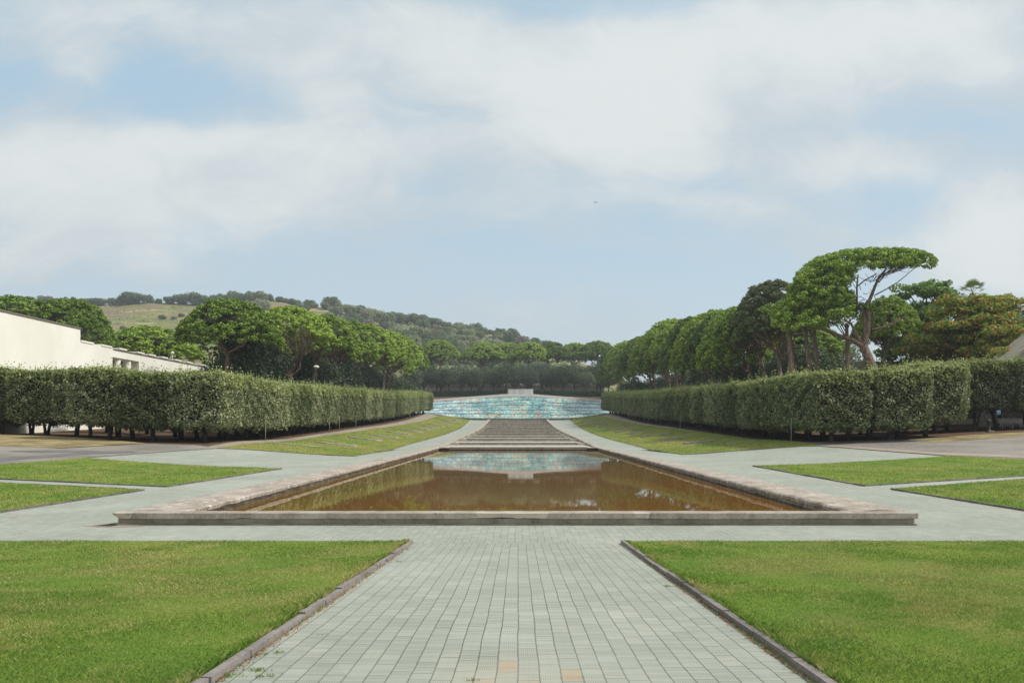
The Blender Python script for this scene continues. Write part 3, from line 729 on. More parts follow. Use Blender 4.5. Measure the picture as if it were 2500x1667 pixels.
for s in (-1, 1):
    side = 'left' if s < 0 else 'right'
    nrow = 34 if s < 0 else 34
    y0 = 66.8 if s < 0 else 64.5
    for i in range(nrow):
        y = y0 + SPY / 2 + i * SPY * 1.0
        # the avenue-side row and the row behind it
        jx = random.uniform(-.10, .10) + (0.30 * s if i % 5 == 4 else 0)
        holm_oak(s * ((26.1 if s < 0 else 25.3) + 2.45) + jx, y, f'square-clipped holm oak on the avenue side of the {side} block, {ordinal(i)} from the court', f'clipped holm oaks of the {side} block')
        if i < 20 or i > 31:
            holm_oak(s * (25.7 + 7.4) + random.uniform(-.3, .3), y + random.uniform(-.3, .3), f'clipped holm oak in the second row of the {side} block, {ordinal(i if i < 20 else i)} from the court', f'clipped holm oaks of the {side} block', -.05)
    # front row facing the court, stepping back towards the edge of the view
    if s < 0: cols = [(-37.5, 69.4, 0), (-42.4, 75.2, .05), (-47.3, 76.0, .08), (-52.2, 76.6, .1), (-57.1, 77.0, .1)]
    else: cols = [(37.4, 69.6, 0), (42.3, 77.4, .6), (47.3, 78.4, .7), (52.3, 78.0, .65), (57.3, 77.6, .6), (62.2, 77.6, .6)]
    for i, (x, y, lf) in enumerate(cols):
        holm_oak(x, y, f'dark clipped holm oak in the {side} front row, {ordinal(i)} outward from the avenue corner', f'clipped holm oaks of the {side} block', lf, bot=1.6)
        holm_oak(x + random.uniform(-.3, .3), y + 5.0, f'clipped holm oak behind the {side} front row, {ordinal(i)} outward from the avenue', f'clipped holm oaks of the {side} block', 0 if s < 0 or i == 0 else .9)
    # bare-stemmed trees standing further back under the block
    for i, (x, y) in enumerate([(38, 84), (43, 88), (49, 90), (40, 94), (56, 93)][:5] if s < 0 else [(38, 84), (44, 90), (50, 92)]):
        root = empty('young_tree', (s * x, y, float(gz(s * x, y))))
        link('trunk', holm_tr[i % 5], root)
        c = link('crown', holm[i % 4][0], root); c.location = (0, 0, 2.0); c.scale = (.75, .75, .75)
        link('shade_core', holm[i % 4][1], c)
        tag(root, f'dark thin-trunked tree in the shade behind the {side} block, {ordinal(i)} from the front', 'tree', f'shaded trees behind the {side} block')
# thin pale stakes along the avenue edge
m_stake, t = material('weathered_stake'); t.out(t.bsdf((.30, .29, .25), .8))
b = MB(); b.tube([(0, 0, -.2), (0.02, 0, 1.0), (0.05, 0.02, 2.2)], [.035, .033, .03], 6); stk = b.me('support_stake', m_stake, True)
for i, q in enumerate([(538, 1073), (763, 1056), (777, 1052), (838, 1046), (969, 1024), (2011, 1076), (1702, 1045), (1575, 1024)]):
    gx_, gy_ = G(*q); gx_ = (-1 if gx_ < 0 else 1) * 25.0
    o = link('support_stake', stk); o.location = (gx_, gy_, float(gz(gx_, gy_)))
    tag(o, f'thin pale stake along the {"left" if gx_ < 0 else "right"} clipped block, {ordinal(i if i < 5 else i - 5)} from the court', 'stake', 'support stakes under the clipped trees')

# --- stone pines
def puffs(Cs, Rs, n_per, size, mat, flat=.66, tilt=.45, name='crown', seed=1, under=0.45):
    """clumps of needle tufts: each puff a rough ball, thinner underneath"""
    g_ = np.random.default_rng(seed); P, N = [], []
    for c, r in zip(Cs, Rs):
        n = int(n_per * (r ** 1.6)); d = g_.normal(0, 1, (n, 3)); d /= np.linalg.norm(d, axis=1, keepdims=True)
        d = d[(d[:, 2] > -.25) | (g_.random(n) < under)]
        lump = 1 + .22 * np.sin(d[:, 0] * 5 + c[0] * 9) * np.sin(d[:, 1] * 5 + c[1] * 7) * np.cos(d[:, 2] * 4 + c[2])
        rr = r * lump * g_.uniform(.72, 1.06, len(d))
        P.append(np.array(c) + d * rr[:, None] * (1, 1, flat)); N.append(d * (1, 1, 1.1))
    return leaves(np.concatenate(P), np.concatenate(N), size, tilt, 1.5, .12)
def limb(b, p0, p1, r0, r1, g_, wob=.12, segs=4, n=6, sag=0.0):
    p0, p1 = Vector(p0), Vector(p1); L = (p1 - p0).length
    pts, rad = [], []
    for i in range(segs + 1):
        f = i / segs
        q = p0.lerp(p1, f) + Vector((g_.gauss(0, 1), g_.gauss(0, 1), g_.gauss(0, 1))) * (wob * L * .12 if 0 < i < segs else 0)
        q.z += sag * L * math.sin(math.pi * f)
        pts.append(q); rad.append(r0 + (r1 - r0) * f)
    b.tube(pts, rad, n, False); return pts
def stone_pine(seed, H=18.0, Wd=13.0, th=4.2, fork=.5, lean=(0, 0), dome=.9, pr=.56, mat=None, bark=None, nper=330, size=.15, base_r=.34, gap=0.0, limbs=7):
    """umbrella crown of puffs over forked limbs; returns trunk and crown meshes, base at the origin"""
    g_ = random.Random(seed); Cs, Rs = [], []
    top = Vector((lean[0], lean[1], H)); R_ = Wd / 2
    n = int((Wd * Wd) * .60 / (pr * pr))
    ph = [g_.uniform(0, 6.28) for _ in range(4)]
    k = 0; n = int(n * 1.5)
    while k < n:
        a = g_.uniform(0, 6.2832); r_ = math.sqrt(g_.random()) * (1 + .05 * math.sin(3 * a + ph[0]) + .05 * math.sin(5 * a + ph[1]))
        zc = -th * dome * (r_ ** 2.6) + th * .05 * math.sin(4 * a + ph[2]) * r_ + .35 * math.sin(r_ * 9 + ph[3]) * math.sin(7 * a + ph[1])
        rr = .86 * pr * g_.uniform(.6, 1.2) * (1.0 - .15 * r_)
        Cs.append((top.x + R_ * r_ * math.cos(a), top.y + R_ * r_ * math.sin(a), H - rr * .8 + zc + g_.uniform(-.2, .1))); Rs.append(rr); k += 1
    for i in range(int(n * .5)):                    # lower shelf of the rim
        a = g_.uniform(0, 6.2832)
        if gap and math.cos(a + math.pi / 2) > 1 - gap: continue
        r_ = g_.uniform(.55, .98); rr = pr * g_.uniform(.6, 1.05)
        Cs.append((top.x + R_ * r_ * math.cos(a), top.y + R_ * r_ * math.sin(a), H - th * g_.uniform(.75, 1.15) * (.55 + .45 * r_))); Rs.append(rr)
    crown = puffs(Cs, Rs, nper, size, mat, seed=seed)
    b = MB(); fz = H * fork; f0 = Vector((lean[0] * .55, lean[1] * .55, fz))
    b.tube([Vector((0, 0, -.5)), Vector((lean[0] * .06, lean[1] * .06, fz * .25)), Vector((lean[0] * .30, lean[1] * .3, fz * .65)), f0], [base_r * 1.25, base_r, base_r * .85, base_r * .72], 9)
    for i in range(limbs):
        a = 6.2832 * i / limbs + g_.uniform(-.3, .3); r_ = g_.uniform(.45, .85)
        tip = Vector((top.x + R_ * r_ * math.cos(a), top.y + R_ * r_ * math.sin(a), H - th * (.35 + .55 * r_ ** 2)))
        st_ = f0 - Vector((lean[0] * .1, lean[1] * .1, 1)) * g_.uniform(0, fz * .12)
        pts = limb(b, st_, tip, base_r * .42, .07, g_, .7, 5, 6, -.06)
        for j in range(5):
            q = pts[2 + j % 3]; a2 = a + g_.uniform(-.8, .8); r2 = g_.uniform(.4, 1.0)
            t2 = Vector((top.x + R_ * r2 * math.cos(a2), top.y + R_ * r2 * math.sin(a2), H - th * (.25 + .6 * r2 ** 2)))
            limb(b, q, t2, .10, .035, g_, .6, 3, 4, -.04)
    # dark lens added under the dome to block light and deepen shade
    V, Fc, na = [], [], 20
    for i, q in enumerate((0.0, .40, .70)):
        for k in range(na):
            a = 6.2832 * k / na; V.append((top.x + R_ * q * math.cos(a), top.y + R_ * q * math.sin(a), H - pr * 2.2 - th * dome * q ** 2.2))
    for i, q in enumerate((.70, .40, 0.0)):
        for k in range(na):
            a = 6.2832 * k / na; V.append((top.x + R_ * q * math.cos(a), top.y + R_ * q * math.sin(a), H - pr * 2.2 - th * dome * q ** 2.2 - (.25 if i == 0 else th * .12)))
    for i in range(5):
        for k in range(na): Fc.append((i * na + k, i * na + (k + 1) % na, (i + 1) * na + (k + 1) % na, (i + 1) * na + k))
    core = mesh('shade_core', V, Fc, m_core2); wobble(core, .4, .6)
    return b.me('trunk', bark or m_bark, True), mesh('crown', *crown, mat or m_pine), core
PINES = [stone_pine(21, 18, 13, 5.9, .60, (.6, 0)),
         stone_pine(22, 18, 12, 5.4, .62, (3.6, 0), limbs=8),
         stone_pine(23, 18, 14, 5.6, .62, (-1.6, .5), 1.0),
         stone_pine(24, 18, 12, 6.0, .58, (4.4, -.5), 1.0, limbs=6),
         stone_pine(25, 18, 13, 5.0, .46, (.3, 0), .8, gap=.75, limbs=9),
         stone_pine(27, 18, 13, 8.6, .52, (4.0, .4), 1.0, limbs=7)]
PINED = stone_pine(26, 18, 12, 6.2, .5, (1.5, 0), mat=m_pined, nper=260, limbs=11)
def plant_pine(k, cx, top, wpx, Y, label, group, rot=0.0, flip=False, zsink=0.0, protos=None):
    """crown centred on cx with its top at the given height, standing at depth Y"""
    x, _, zt = at(cx, top, Y); z0 = float(gz(x, Y)) - zsink
    W0 = [13, 12, 14, 12, 13, 13, 12][k]; lx = [.6, 3.6, -1.6, 4.4, .3, 4.0, 1.5][k]
    sx = wpx * 1.12 / F * Y / (W0 + 1.2); sz = (zt - z0) / 18.0; f = -1 if flip else 1
    tr, cr, co_ = (PINES + [PINED])[k]
    root = empty('stone_pine', (x - f * lx * sx * math.cos(rot), Y - f * lx * sx * math.sin(rot), z0), rot)
    a = link('trunk', tr, root); c = link('crown', cr, root)
    for o in (a, c): o.scale = (sx * f, sx, sz)
    if k != 4: link('shade_core', co_, c)
    tag(root, label, 'pine tree', group); return root
gL = 'stone pines behind the left clipped block'; gR = 'stone pines behind the right clipped block'; gF = 'stone pines on the rise behind the mosaic'; gW = 'stone pines behind the cream wall'
plant_pine(0, 562, 731, 245, 112, 'large round-headed stone pine with a straight trunk, first of the left pine row', gL, .2)
plant_pine(4, 712, 750, 200, 122, 'stone pine with bare forked limbs showing under its crown, second of the left pine row', gL, 0)
for i, (k, cx, tp, wd, Y, rt) in enumerate([(1, 800, 772, 165, 142, .3), (3, 850, 782, 150, 159, -.2), (1, 900, 793, 145, 181, .2), (0, 942, 806, 130, 206, .5), (3, 978, 820, 112, 232, 0), (1, 1006, 840, 85, 258, .2), (0, 650, 778, 170, 140, 1.2), (2, 755, 788, 170, 160, .9), (2, 835, 803, 160, 186, .3), (0, 905, 820, 140, 216, .3), (3, 962, 842, 100, 250, .1), (2, 700, 800, 170, 152, 2.0)]):
    plant_pine(k, cx, tp, wd, Y, f'leaning stone pine of the left row, {ordinal(i)} after the bare-limbed one' if i < 6 else f'shaded stone pine behind the left pine row, {ordinal(i - 6)} from the near end', gL, rt)
for i, (k, cx, tp, wd, Y) in enumerate([(2, 40, 725, 300, 135), (0, 175, 729, 190, 128), (3, 215, 775, 120, 122), (2, 362, 797, 240, 142), (0, -60, 720, 200, 132)]):
    plant_pine(k, cx, tp, wd, Y, ['broad stone pine rising over the high part of the cream wall', 'stone pine beside the stepped end of the high cream wall', 'lower stone pine at the corner of the high cream wall', 'low wide stone pine over the sloping part of the cream wall', 'stone pine at the far end of the high cream wall'][i], gW)
for i, (k, cx, tp, wd, Y, rt, fl) in enumerate([(5, 1500, 846, 92, 300, 0, True), (1, 1530, 834, 108, 270, .2, True), (5, 1566, 822, 125, 242, 0, True), (5, 1604, 810, 138, 216, .1, True), (0, 1645, 779, 160, 186, -.3, True), (5, 1695, 773, 170, 166, .1, True), (1, 1745, 760, 178, 149, 0, True), (5, 1800, 750, 190, 133, .2, True), (6, 1888, 686, 200, 113, 0, True)]):
    plant_pine(k, cx, tp, wd, Y, 'dull brownish stone pine touching the tall leaning pine' if k == 6 else f'stone pine of the right row, {ordinal(i)} from the mosaic end', gR, rt, fl)
for i, (k, cx, tp, wd, Y, rt, fl) in enumerate([(2, 1585, 818, 140, 228, 0, False), (2, 1622, 798, 155, 200, .3, False), (0, 1670, 786, 160, 176, .4, False), (5, 1722, 770, 165, 157, .1, True), (2, 1772, 762, 180, 141, .1, False), (1, 1832, 742, 180, 123, .3, True), (2, 1955, 785, 220, 138, .1, False), (0, 1545, 832, 120, 255, .1, True)]):
    plant_pine(k, cx, tp, wd, Y, f'shaded stone pine filling in behind the right pine row, {ordinal(i)} from the mosaic end' if i < 6 else ['low stone pine seen under the tall leaning pine', 'small stone pine tucked behind the far end of the right row'][i - 6], gR, rt, fl)
for i, (k, cx, tp, wd) in enumerate([(0, 1072, 830, 105), (2, 1183, 837, 112), (3, 1238, 836, 90), (0, 1292, 835, 95), (1, 1348, 836, 92), (0, 1403, 837, 92), (2, 1462, 833, 108), (0, 1010, 850, 90), (0, 1520, 842, 90)]):
    plant_pine(k, cx, tp, wd, 345 + (i % 3) * 6, f'distant stone pine on the rise behind the mosaic, {ordinal(i)} from the hill side' if i < 7 else ['distant stone pine half hidden behind the left pine row', 'distant stone pine half hidden behind the right pine row'][i - 7], gF, random.uniform(0, 3))

# --- the tall leaning pine on the right, limb by limb
HY_ = 96.0
def hp(px, py, dy=0.0): return Vector(at(px, py, HY_ + dy))
g_ = random.Random(5); b = MB()
def chain(pts, r0, r1, n=8):
    m_ = len(pts); b.tube([hp(*q) for q in pts], [r0 + (r1 - r0) * i / (m_ - 1) for i in range(m_)], n, False)
base = hp(2130, 930); zb = float(gz(base.x, HY_))
b.tube([(base.x + 1.2, HY_, zb - .4), hp(2132, 905), hp(2120, 872), hp(2108, 845)], [.75, .62, .55, .5], 10)
chain([(2108, 848), (2118, 810), (2120, 770), (2112, 745), (2120, 735)], .36, .24)
chain([(2120, 740), (2130, 715), (2140, 690), (2150, 672), (2165, 655)], .24, .09)
chain([(2110, 850), (2112, 800), (2108, 765), (2092, 740), (2092, 700), (2095, 670)], .24, .08)
chain([(2110, 848), (2080, 830), (2050, 820), (2020, 808), (1985, 795)], .36, .14)
chain([(2110, 850), (2090, 815), (2078, 790), (2060, 780)], .26, .10)
chain([(2137, 720), (2160, 708), (2190, 690), (2215, 670), (2240, 648)], .09, .04, 6)
chain([(2150, 672), (2180, 660), (2205, 650), (2235, 635), (2255, 622)], .09, .03, 6)
chain([(2145, 690), (2165, 665), (2185, 652), (2200, 640), (2215, 628)], .08, .03, 6)
chain([(2092, 700), (2110, 685), (2140, 668)], .10, .06, 5)
chain([(2125, 745), (2135, 780), (2130, 800)], .10, .07, 5)
chain([(2128, 805), (2150, 800), (2180, 790), (2200, 780)], .15, .06, 6)
chain([(2150, 800), (2190, 780), (2215, 770)], .09, .04, 5)
for i in range(75):
    a = hp(random.uniform(2130, 2240), random.uniform(635, 690)); tx = a.x + random.uniform(.5, 3); 
    px = (a.x / HY_ * F + CXP)
    yy = 690 - (px - 2130) * .42
    p0 = hp(px - 12, yy + 2, g_.uniform(-1.2, 1.2)); p1 = hp(px + g_.uniform(8, 30), yy - g_.uniform(18, 34), g_.uniform(-2.5, 2.5))
    limb(b, p0, p1, .03, .012, g_, .8, 2, 4)
for i in range(60):
    q = hp(g_.uniform(2020, 2140), g_.uniform(665, 790), g_.uniform(-1, 1)); limb(b, q, q + Vector((g_.uniform(-1.6, 1.6), g_.uniform(-1, 1), g_.uniform(-.3, 1.5))), .05, .02, g_, 1.0, 2, 4)
tr = b.me('trunk', m_bark, True)
Cs, Rs = [], []
def mass_(poly_top, ylow, n, r_, dyr):
    xs_ = [q[0] for q in poly_top]
    for i in range(int(n * 2.3)):
        px = g_.uniform(xs_[0], xs_[-1]); yt = float(np.interp(px, xs_, [q[1] for q in poly_top])); yl = float(np.interp(px, xs_, ylow))
        f = g_.random() ** 1.3; rr = .62 * r_ * g_.uniform(.65, 1.25) * (1 - .25 * abs(2 * (px - xs_[0]) / (xs_[-1] - xs_[0]) - 1))
        py = yt + (yl - yt) * f + rr / HY_ * F * .55; Cs.append(tuple(hp(px, py, g_.uniform(-dyr, dyr) * (.45 + .55 * f)))); Rs.append(rr)
mass_([(1950, 662), (1975, 640), (2005, 623), (2060, 609), (2120, 603), (2180, 604), (2225, 606), (2250, 610)], [672, 665, 655, 650, 645, 638, 640, 632], 150, .95, 5)
mass_([(2190, 606), (2240, 607), (2270, 616), (2284, 630)], [640, 648, 655, 645], 60, .6, 3)
mass_([(2130, 604), (2180, 604), (2235, 606)], [655, 650, 640], 50, .7, 4)
mass_([(1945, 670), (1980, 650), (2020, 640), (2060, 635), (2088, 640)], [722, 715, 708, 700, 680], 110, 1.0, 5)
mass_([(1888, 765), (1905, 735), (1935, 722), (1975, 725), (2030, 705), (2060, 700), (2085, 712)], [792, 798, 798, 795, 790, 785, 760], 150, 1.0, 5.5)
mass_([(1925, 700), (1950, 680), (1985, 668)], [740, 735, 725], 34, 1.0, 4)
crown = puffs(Cs, Rs, 340, .145, m_pine, seed=77)
root = empty('stone_pine', (base.x + 1.2, HY_, zb))
for nm, me_ in (('trunk', tr), ('crown', mesh('crown', *crown, m_pine))):
    me_.transform(Matrix.Translation(-root.location)); link(nm, me_, root)
tag(root, 'tallest stone pine, its trunk twisted and its crown sweeping far out to one side', 'pine tree', gR)
plant_pine(2, 2170, 724, 160, 104, 'smaller flat-topped stone pine just behind the tall leaning pine', gR, .2, True)
# slim bare trunks of pines whose crowns merge with the big one
for i, (xb, yb, xt, yt, Y, lb) in enumerate([(1955, 905, 1925, 800, 101, 'slim pale pine trunk left of two crossing trunks'), (1990, 905, 1962, 790, 99, 'pale pine trunk leaning over towards the avenue, beside an upright one'), (1997, 905, 1986, 780, 100, 'upright reddish pine trunk crossing behind the leaning one'), (2070, 905, 2067, 800, 98, 'upright pale pine trunk just left of the twisted pine'), (1930, 910, 1925, 790, 104, 'thin grey pine trunk at the gap in the right pine row')]):
    A, B_ = Vector(at(xb, yb, Y)), Vector(at(xt, yt - 10, Y)); A.z = float(gz(A.x, Y))
    b = MB(); b.tube([A, A.lerp(B_, .5) + Vector((.1, 0, 0)), B_], [.36, .30, .22], 8)
    for j in range(7):
        a = g_.uniform(0, 6.28); limb(b, B_ - Vector((0, 0, g_.uniform(0, 2))), B_ + Vector((2.4 * math.cos(a), 2.4 * math.sin(a), 1.8)), .08, .03, g_, .6, 3, 5)
    Cs2 = [(B_.x + g_.uniform(-2.6, 2.6), Y + g_.uniform(-2.6, 2.6), B_.z + g_.uniform(1.2, 2.4)) for _ in range(22)]
    cr = mesh('crown', *puffs(Cs2, [g_.uniform(.6, .9) for _ in Cs2], 150, .2, m_pine, seed=200 + i), m_pine)
    root = empty('stone_pine', tuple(A)); tm = b.me('trunk', m_bark, True)
    for nm, me_ in (('trunk', tm), ('crown', cr)): me_.transform(Matrix.Translation(-A)); link(nm, me_, root)
    tag(root, lb, 'pine tree', gR)

# --- round-headed broadleaf trees
def round_tree(seed, Rr, Hh, mat, nb=34, size=.22, nper=110, trunk=2.0, bark=None, flat=.85, tr_r=.22, prr=.42):
    g_ = random.Random(seed); Cs, Rs = [], []
    cz = trunk + (Hh - trunk) / 2; hz_ = (Hh - trunk) / 2
    for i in range(nb):
        d = Vector((g_.gauss(0, 1), g_.gauss(0, 1), g_.gauss(0, 1))).normalized() * g_.uniform(.45, .85)
        Cs.append((d.x * Rr, d.y * Rr, cz + d.z * hz_)); Rs.append(Rr * prr * g_.uniform(.7, 1.2))
    cr = puffs(Cs, Rs, nper / (Rr * prr) ** .6, size, mat, flat, .7, seed=seed, under=.9)
    b = MB(); b.tube([(0, 0, -.5), (.05, 0, trunk * .6), (0, .05, cz)], [tr_r * 1.2, tr_r, tr_r * .5], 7)
    for i in range(7):
        a = g_.uniform(0, 6.28); limb(b, (0, 0, trunk * g_.uniform(.7, 1.2)), (Rr * .7 * math.cos(a), Rr * .7 * math.sin(a), cz + hz_ * g_.uniform(-.2, .6)), tr_r * .45, .03, g_, .6, 3, 5)
    return b.me('trunk', bark or m_barkd, True), mesh('crown', *cr, mat)
OAK = [round_tree(31 + i, 4.9 + .5 * i, 11.0, m_oak, 44, .26, 130, 2.9) for i in range(3)]
def plant(proto, name, x, y, sc, label, cat, group=None, rot=None, sz=1.0, z=None):
    root = empty(name, (x, y, float(gz(x, y)) if z is None else z), random.uniform(0, 6.28) if rot is None else rot)
    for nm, me_ in zip(('trunk', 'crown'), proto):
        o = link(nm, me_, root); o.scale = (sc, sc, sc * sz)
    return tag(root, label, cat, group)
gO = 'dark round-headed oaks behind the low hedge'
for i, px in enumerate([1008, 1035, 1066, 1096, 1126, 1150, 1178, 1206, 1235, 1262, 1295, 1322, 1347, 1375, 1402, 1430, 1458, 1486]):
    Y = 326 + (i * 7 % 5) * 4; x = (px - CXP) / F * Y; tp = [893, 890, 887, 895, 886, 892, 898, 890, 886, 897, 893, 888, 895, 884, 890, 896, 886, 892][i]
    zt = EYE + (HY - tp) / F * Y; z0 = float(gz(x, Y)); plant(OAK[i % 3], 'dark_oak', x, Y, (zt - z0) / 11.0 * (.92 + .12 * math.sin(i * 2.4)), f'dark round-headed oak behind the mosaic hedge, {ordinal(i)} from the hill side', 'tree', gO)
gU = 'dark trees filling in under the pine rows'
for s in (-1, 1):
    for i in range(11):
        Y = 118 + i * 15; x = s * (42 + (i % 2) * 5 + i * .3) + (0 if s < 0 else 2)
        plant(OAK[i % 3], 'dark_oak', x, Y, .1 + (1.15 if s < 0 else 1.0), f'dark bushy tree in shade beneath the {"left" if s < 0 else "right"} pine row, {ordinal(i)} from the near end', 'tree', gU)
    for i in range(7):
        Y = 215 + i * 13; x = s * (33 + i * 1.6)
        plant(OAK[(i + 1) % 3], 'dark_oak', x, Y, .85, f'dark bushy tree beyond the {"left" if s < 0 else "right"} pine row, {ordinal(i)} from the near end', 'tree', gU)
BR = [round_tree(41, 3.6, 9, m_grey, 36, .22, 120, 1.2, m_barkg), round_tree(42, 3.2, 9, m_green, 36, .24, 110, 1.5, m_barkg)]
for i, (px, Y, sc, sz_, k) in enumerate([(490, 150, 1.0, 1.2, 1), (520, 158, 1.1, 1.25, 0), (553, 150, .8, 1.3, 0), (612, 190, .9, 1.0, 1), (648, 185, 1.0, 1.0, 1), (462, 165, 1.2, 1.1, 1)]):
    plant(BR[k], 'leafy_tree', (px - CXP) / F * Y, Y, sc, ['deep green bushy tree at the low end of the cream wall', 'pale grey-green tree between the two left pines', 'pale slender tree next to the cypress', 'green bushy tree behind the first left pine', 'green tree in shade under the first left pine', 'bushy green tree beyond the sloping cream wall'][i], 'tree', 'broadleaf trees beyond the cream wall', sz=sz_)
g2 = random.Random(3); Cs2 = [(g2.gauss(0, .5 * (1 - k / 30)), g2.gauss(0, .5 * (1 - k / 30)), 1 + k * .34) for k in range(30)]
cyp = (OAK[0][0], mesh('crown', *puffs(Cs2, [1.3 * (1 - k / 36) for k in range(30)], 130, .2, m_oak, seed=9, under=.9), m_green))
r_ = plant(cyp, 'cypress', (538 - CXP) / F * 140, 140, 1.05, 'small dark cypress in front of the pale trees', 'cypress', sz=.95)
for o in r_.children:
    if o.name.startswith('trunk'): o.scale = (.6, .6, .5)

# --- right edge: spreading green tree, rust-tinted tree, palm, grey-green trees
def shelf_tree(seed, Rr, Hh, mat, nshelf, size, trunk=3.0, bark=None, nper=120):
    g_ = random.Random(seed); Cs, Rs = [], []; b = MB()
    b.tube([(0, 0, -.5), (.1, 0, trunk), (.1, .1, Hh * .6)], [.28, .22, .12], 8)
    for i in range(nshelf):
        a = g_.uniform(0, 6.28); el = g_.random(); r_ = Rr * g_.uniform(.25, 1.0) * math.sqrt(1 - (el * .92) ** 2); z_ = trunk * .7 + (Hh - trunk * .7) * el
        tip = Vector((r_ * math.cos(a), r_ * math.sin(a), z_)); limb(b, (0, 0, max(trunk * .6, z_ - 2.6)), tip, .09, .03, g_, .5, 3, 5)
        for k in range(5): Cs.append((tip.x + g_.uniform(-.9, .9), tip.y + g_.uniform(-.9, .9), tip.z + g_.uniform(-.15, .15))); Rs.append(g_.uniform(.5, .85))
    return b.me('trunk', bark or m_barkg, True), mesh('crown', *puffs(Cs, Rs, nper, size, mat, .5, .6, seed=seed, under=.6), mat)
AIL = shelf_tree(51, 4.6, 12.5, m_green, 85, .20); RUS = shelf_tree(52, 6.4, 10.5, m_rust, 190, .19, 1.4, nper=150)
x, Y = (2258 - CXP) / F * 112, 112; z0 = float(gz(x, Y)); plant(AIL, 'spreading_tree', x, Y, (EYE + (HY - 697) / F * Y - z0) / 12.6, 'open spreading green tree between the pines and the rust-tinted tree', 'tree', rot=.4)
x, Y = (2390 - CXP) / F * 97, 97; z0 = float(gz(x, Y)); plant(RUS, 'rust_tinted_tree', x, Y, (EYE + (HY - 730) / F * Y - z0) / 10.6, 'wide tree with rust-orange seed clusters over the right clipped block', 'tree', rot=1.0)
x, Y = (2300 - CXP) / F * 101, 101; plant(AIL, 'spreading_tree', x, Y, .62, 'low dark green tree at the foot of the rust-tinted tree', 'tree', rot=2.2)
for i, (px, tp, Y, sc) in enumerate([(2432, 735, 122, 1), (2470, 757, 118, 1.2), (2050, 800, 150, 1.4), (2235, 835, 116, .8), (1930, 830, 140, 1.2)]):
    x = (px - CXP) / F * Y; z0 = float(gz(x, Y)); hh = EYE + (HY - tp) / F * Y - z0
    plant(BR[0 if i < 3 else 1], 'leafy_tree', x, Y, hh / 9.6, ['slender grey-green tree beside the palm', 'wider grey-green tree at the right edge beyond the rust-tinted tree', 'blue-green bushy tree seen beneath the tall leaning pine', 'low leafy tree in the gap between the pines and the railing', 'green bushy tree seen between the slim pine trunks'][i], 'tree', 'leafy trees beyond the right block')
# palm
b = MB(); px, Y = 2374, 118; x = (px - CXP) / F * Y; z0 = float(gz(x, Y)); zc = EYE + (HY - 716) / F * Y; ht = zc - z0
b.tube([(0, 0, -.4), (.1, 0, ht * .5), (0, 0, ht)], [.34, .28, .26], 10)
ptr = b.me('trunk', m_barkg, True); V, Fc = [], []
gp = random.Random(8)
for i in range(36):
    a = gp.uniform(0, 6.28); el = gp.uniform(-.55, 1.35); L = gp.uniform(1.0, 1.7)
    d = Vector((math.cos(a) * math.cos(el), math.sin(a) * math.cos(el), math.sin(el))); o_ = Vector((0, 0, ht)) + d * L
    sd_ = Vector((-math.sin(a), math.cos(a), 0)); up_ = d.cross(sd_)
    n0 = len(V); V += [Vector((0, 0, ht)) - sd_ * .02, Vector((0, 0, ht)) + sd_ * .02, o_ + sd_ * .015, o_ - sd_ * .015]; Fc.append((n0, n0 + 1, n0 + 2, n0 + 3))
    for k in range(15):
        th = -1.5 + 3.0 * k / 14; dd = (d * math.cos(th) + sd_ * math.sin(th)).normalized(); Lf = (1.15 - .25 * abs(th) / 1.5) * gp.uniform(.85, 1.1)
        pp_ = dd.cross(up_).normalized() * .042; mid_ = o_ + dd * Lf * .45; tip = o_ + dd * Lf + Vector((0, 0, -.30 * Lf))
        n0 = len(V); V += [o_, mid_ + pp_, tip, mid_ - pp_]; Fc.append((n0, n0 + 1, n0 + 2, n0 + 3))
fr = mesh('crown', V, Fc, m_palm)
V, Fc = [], []
for i in range(120):
    a = gp.uniform(0, 6.28); o_ = Vector((.28 * math.cos(a), .28 * math.sin(a), ht - gp.uniform(0, .5))); tip = o_ + Vector((.45 * math.cos(a), .45 * math.sin(a), -gp.uniform(.5, 1.3)))
    sd_ = Vector((-math.sin(a), math.cos(a), 0)) * .07; n0 = len(V); V += [o_ - sd_, o_ + sd_, tip]; Fc.append((n0, n0 + 1, n0 + 2))
m_dead, t = material('dead_palm_leaf'); t.out(t.bsdf((.16, .11, .06), .9))
root = empty('fan_palm', (x, Y, z0)); link('trunk', ptr, root); link('crown', fr, root); link('dead_skirt', mesh('dead_skirt', V, Fc, m_dead), root)
tag(root, 'fan palm with a skirt of dead leaves rising behind the rust-tinted tree', 'palm')
# its low dry neighbour
root = empty('fan_palm', ((2225 - CXP) / F * 112, 112, EYE + (HY - 852) / F * 112 - ht)); o = link('crown', fr, root)
o = link('trunk', ptr, root)
tag(root, 'yellowish palm head low behind the railing and the spreading tree', 'palm')
# ------------------------------------------------------------------ mosaic wall on the rise
m_mos, t = material('glazed_mosaic'); p = t.pos(); x, y, z = t.sep(p)
cx_, cz_ = x / .42, (z + y * .35) / .42
r1 = t.wn(cx_.fl(), cz_.fl(), 1.0); r2 = t.wn(cx_.fl(), cz_.fl(), 4.0)
a = t.noise(p, .16, 4, .6, .5); b_ = t.noise(p, .5, 3, .6); rr = (r1 * .34 + a * .75 + b_ * .30).ss(.38, 1.0)
cen = (x.ab().ss(6.0, 34.0)) * -1.0 + 1.0
side_c = t.ramp(rr, [(0, (.07, .12, .17)), (.22, (.20, .33, .37)), (.5, (.33, .48, .49)), (.78, (.48, .61, .60)), (1, (.64, .69, .64))])
cen_c = t.ramp(rr, [(0, (.03, .05, .17)), (.25, (.06, .22, .20)), (.5, (.14, .36, .30)), (.75, (.30, .50, .38)), (1, (.50, .55, .40))])
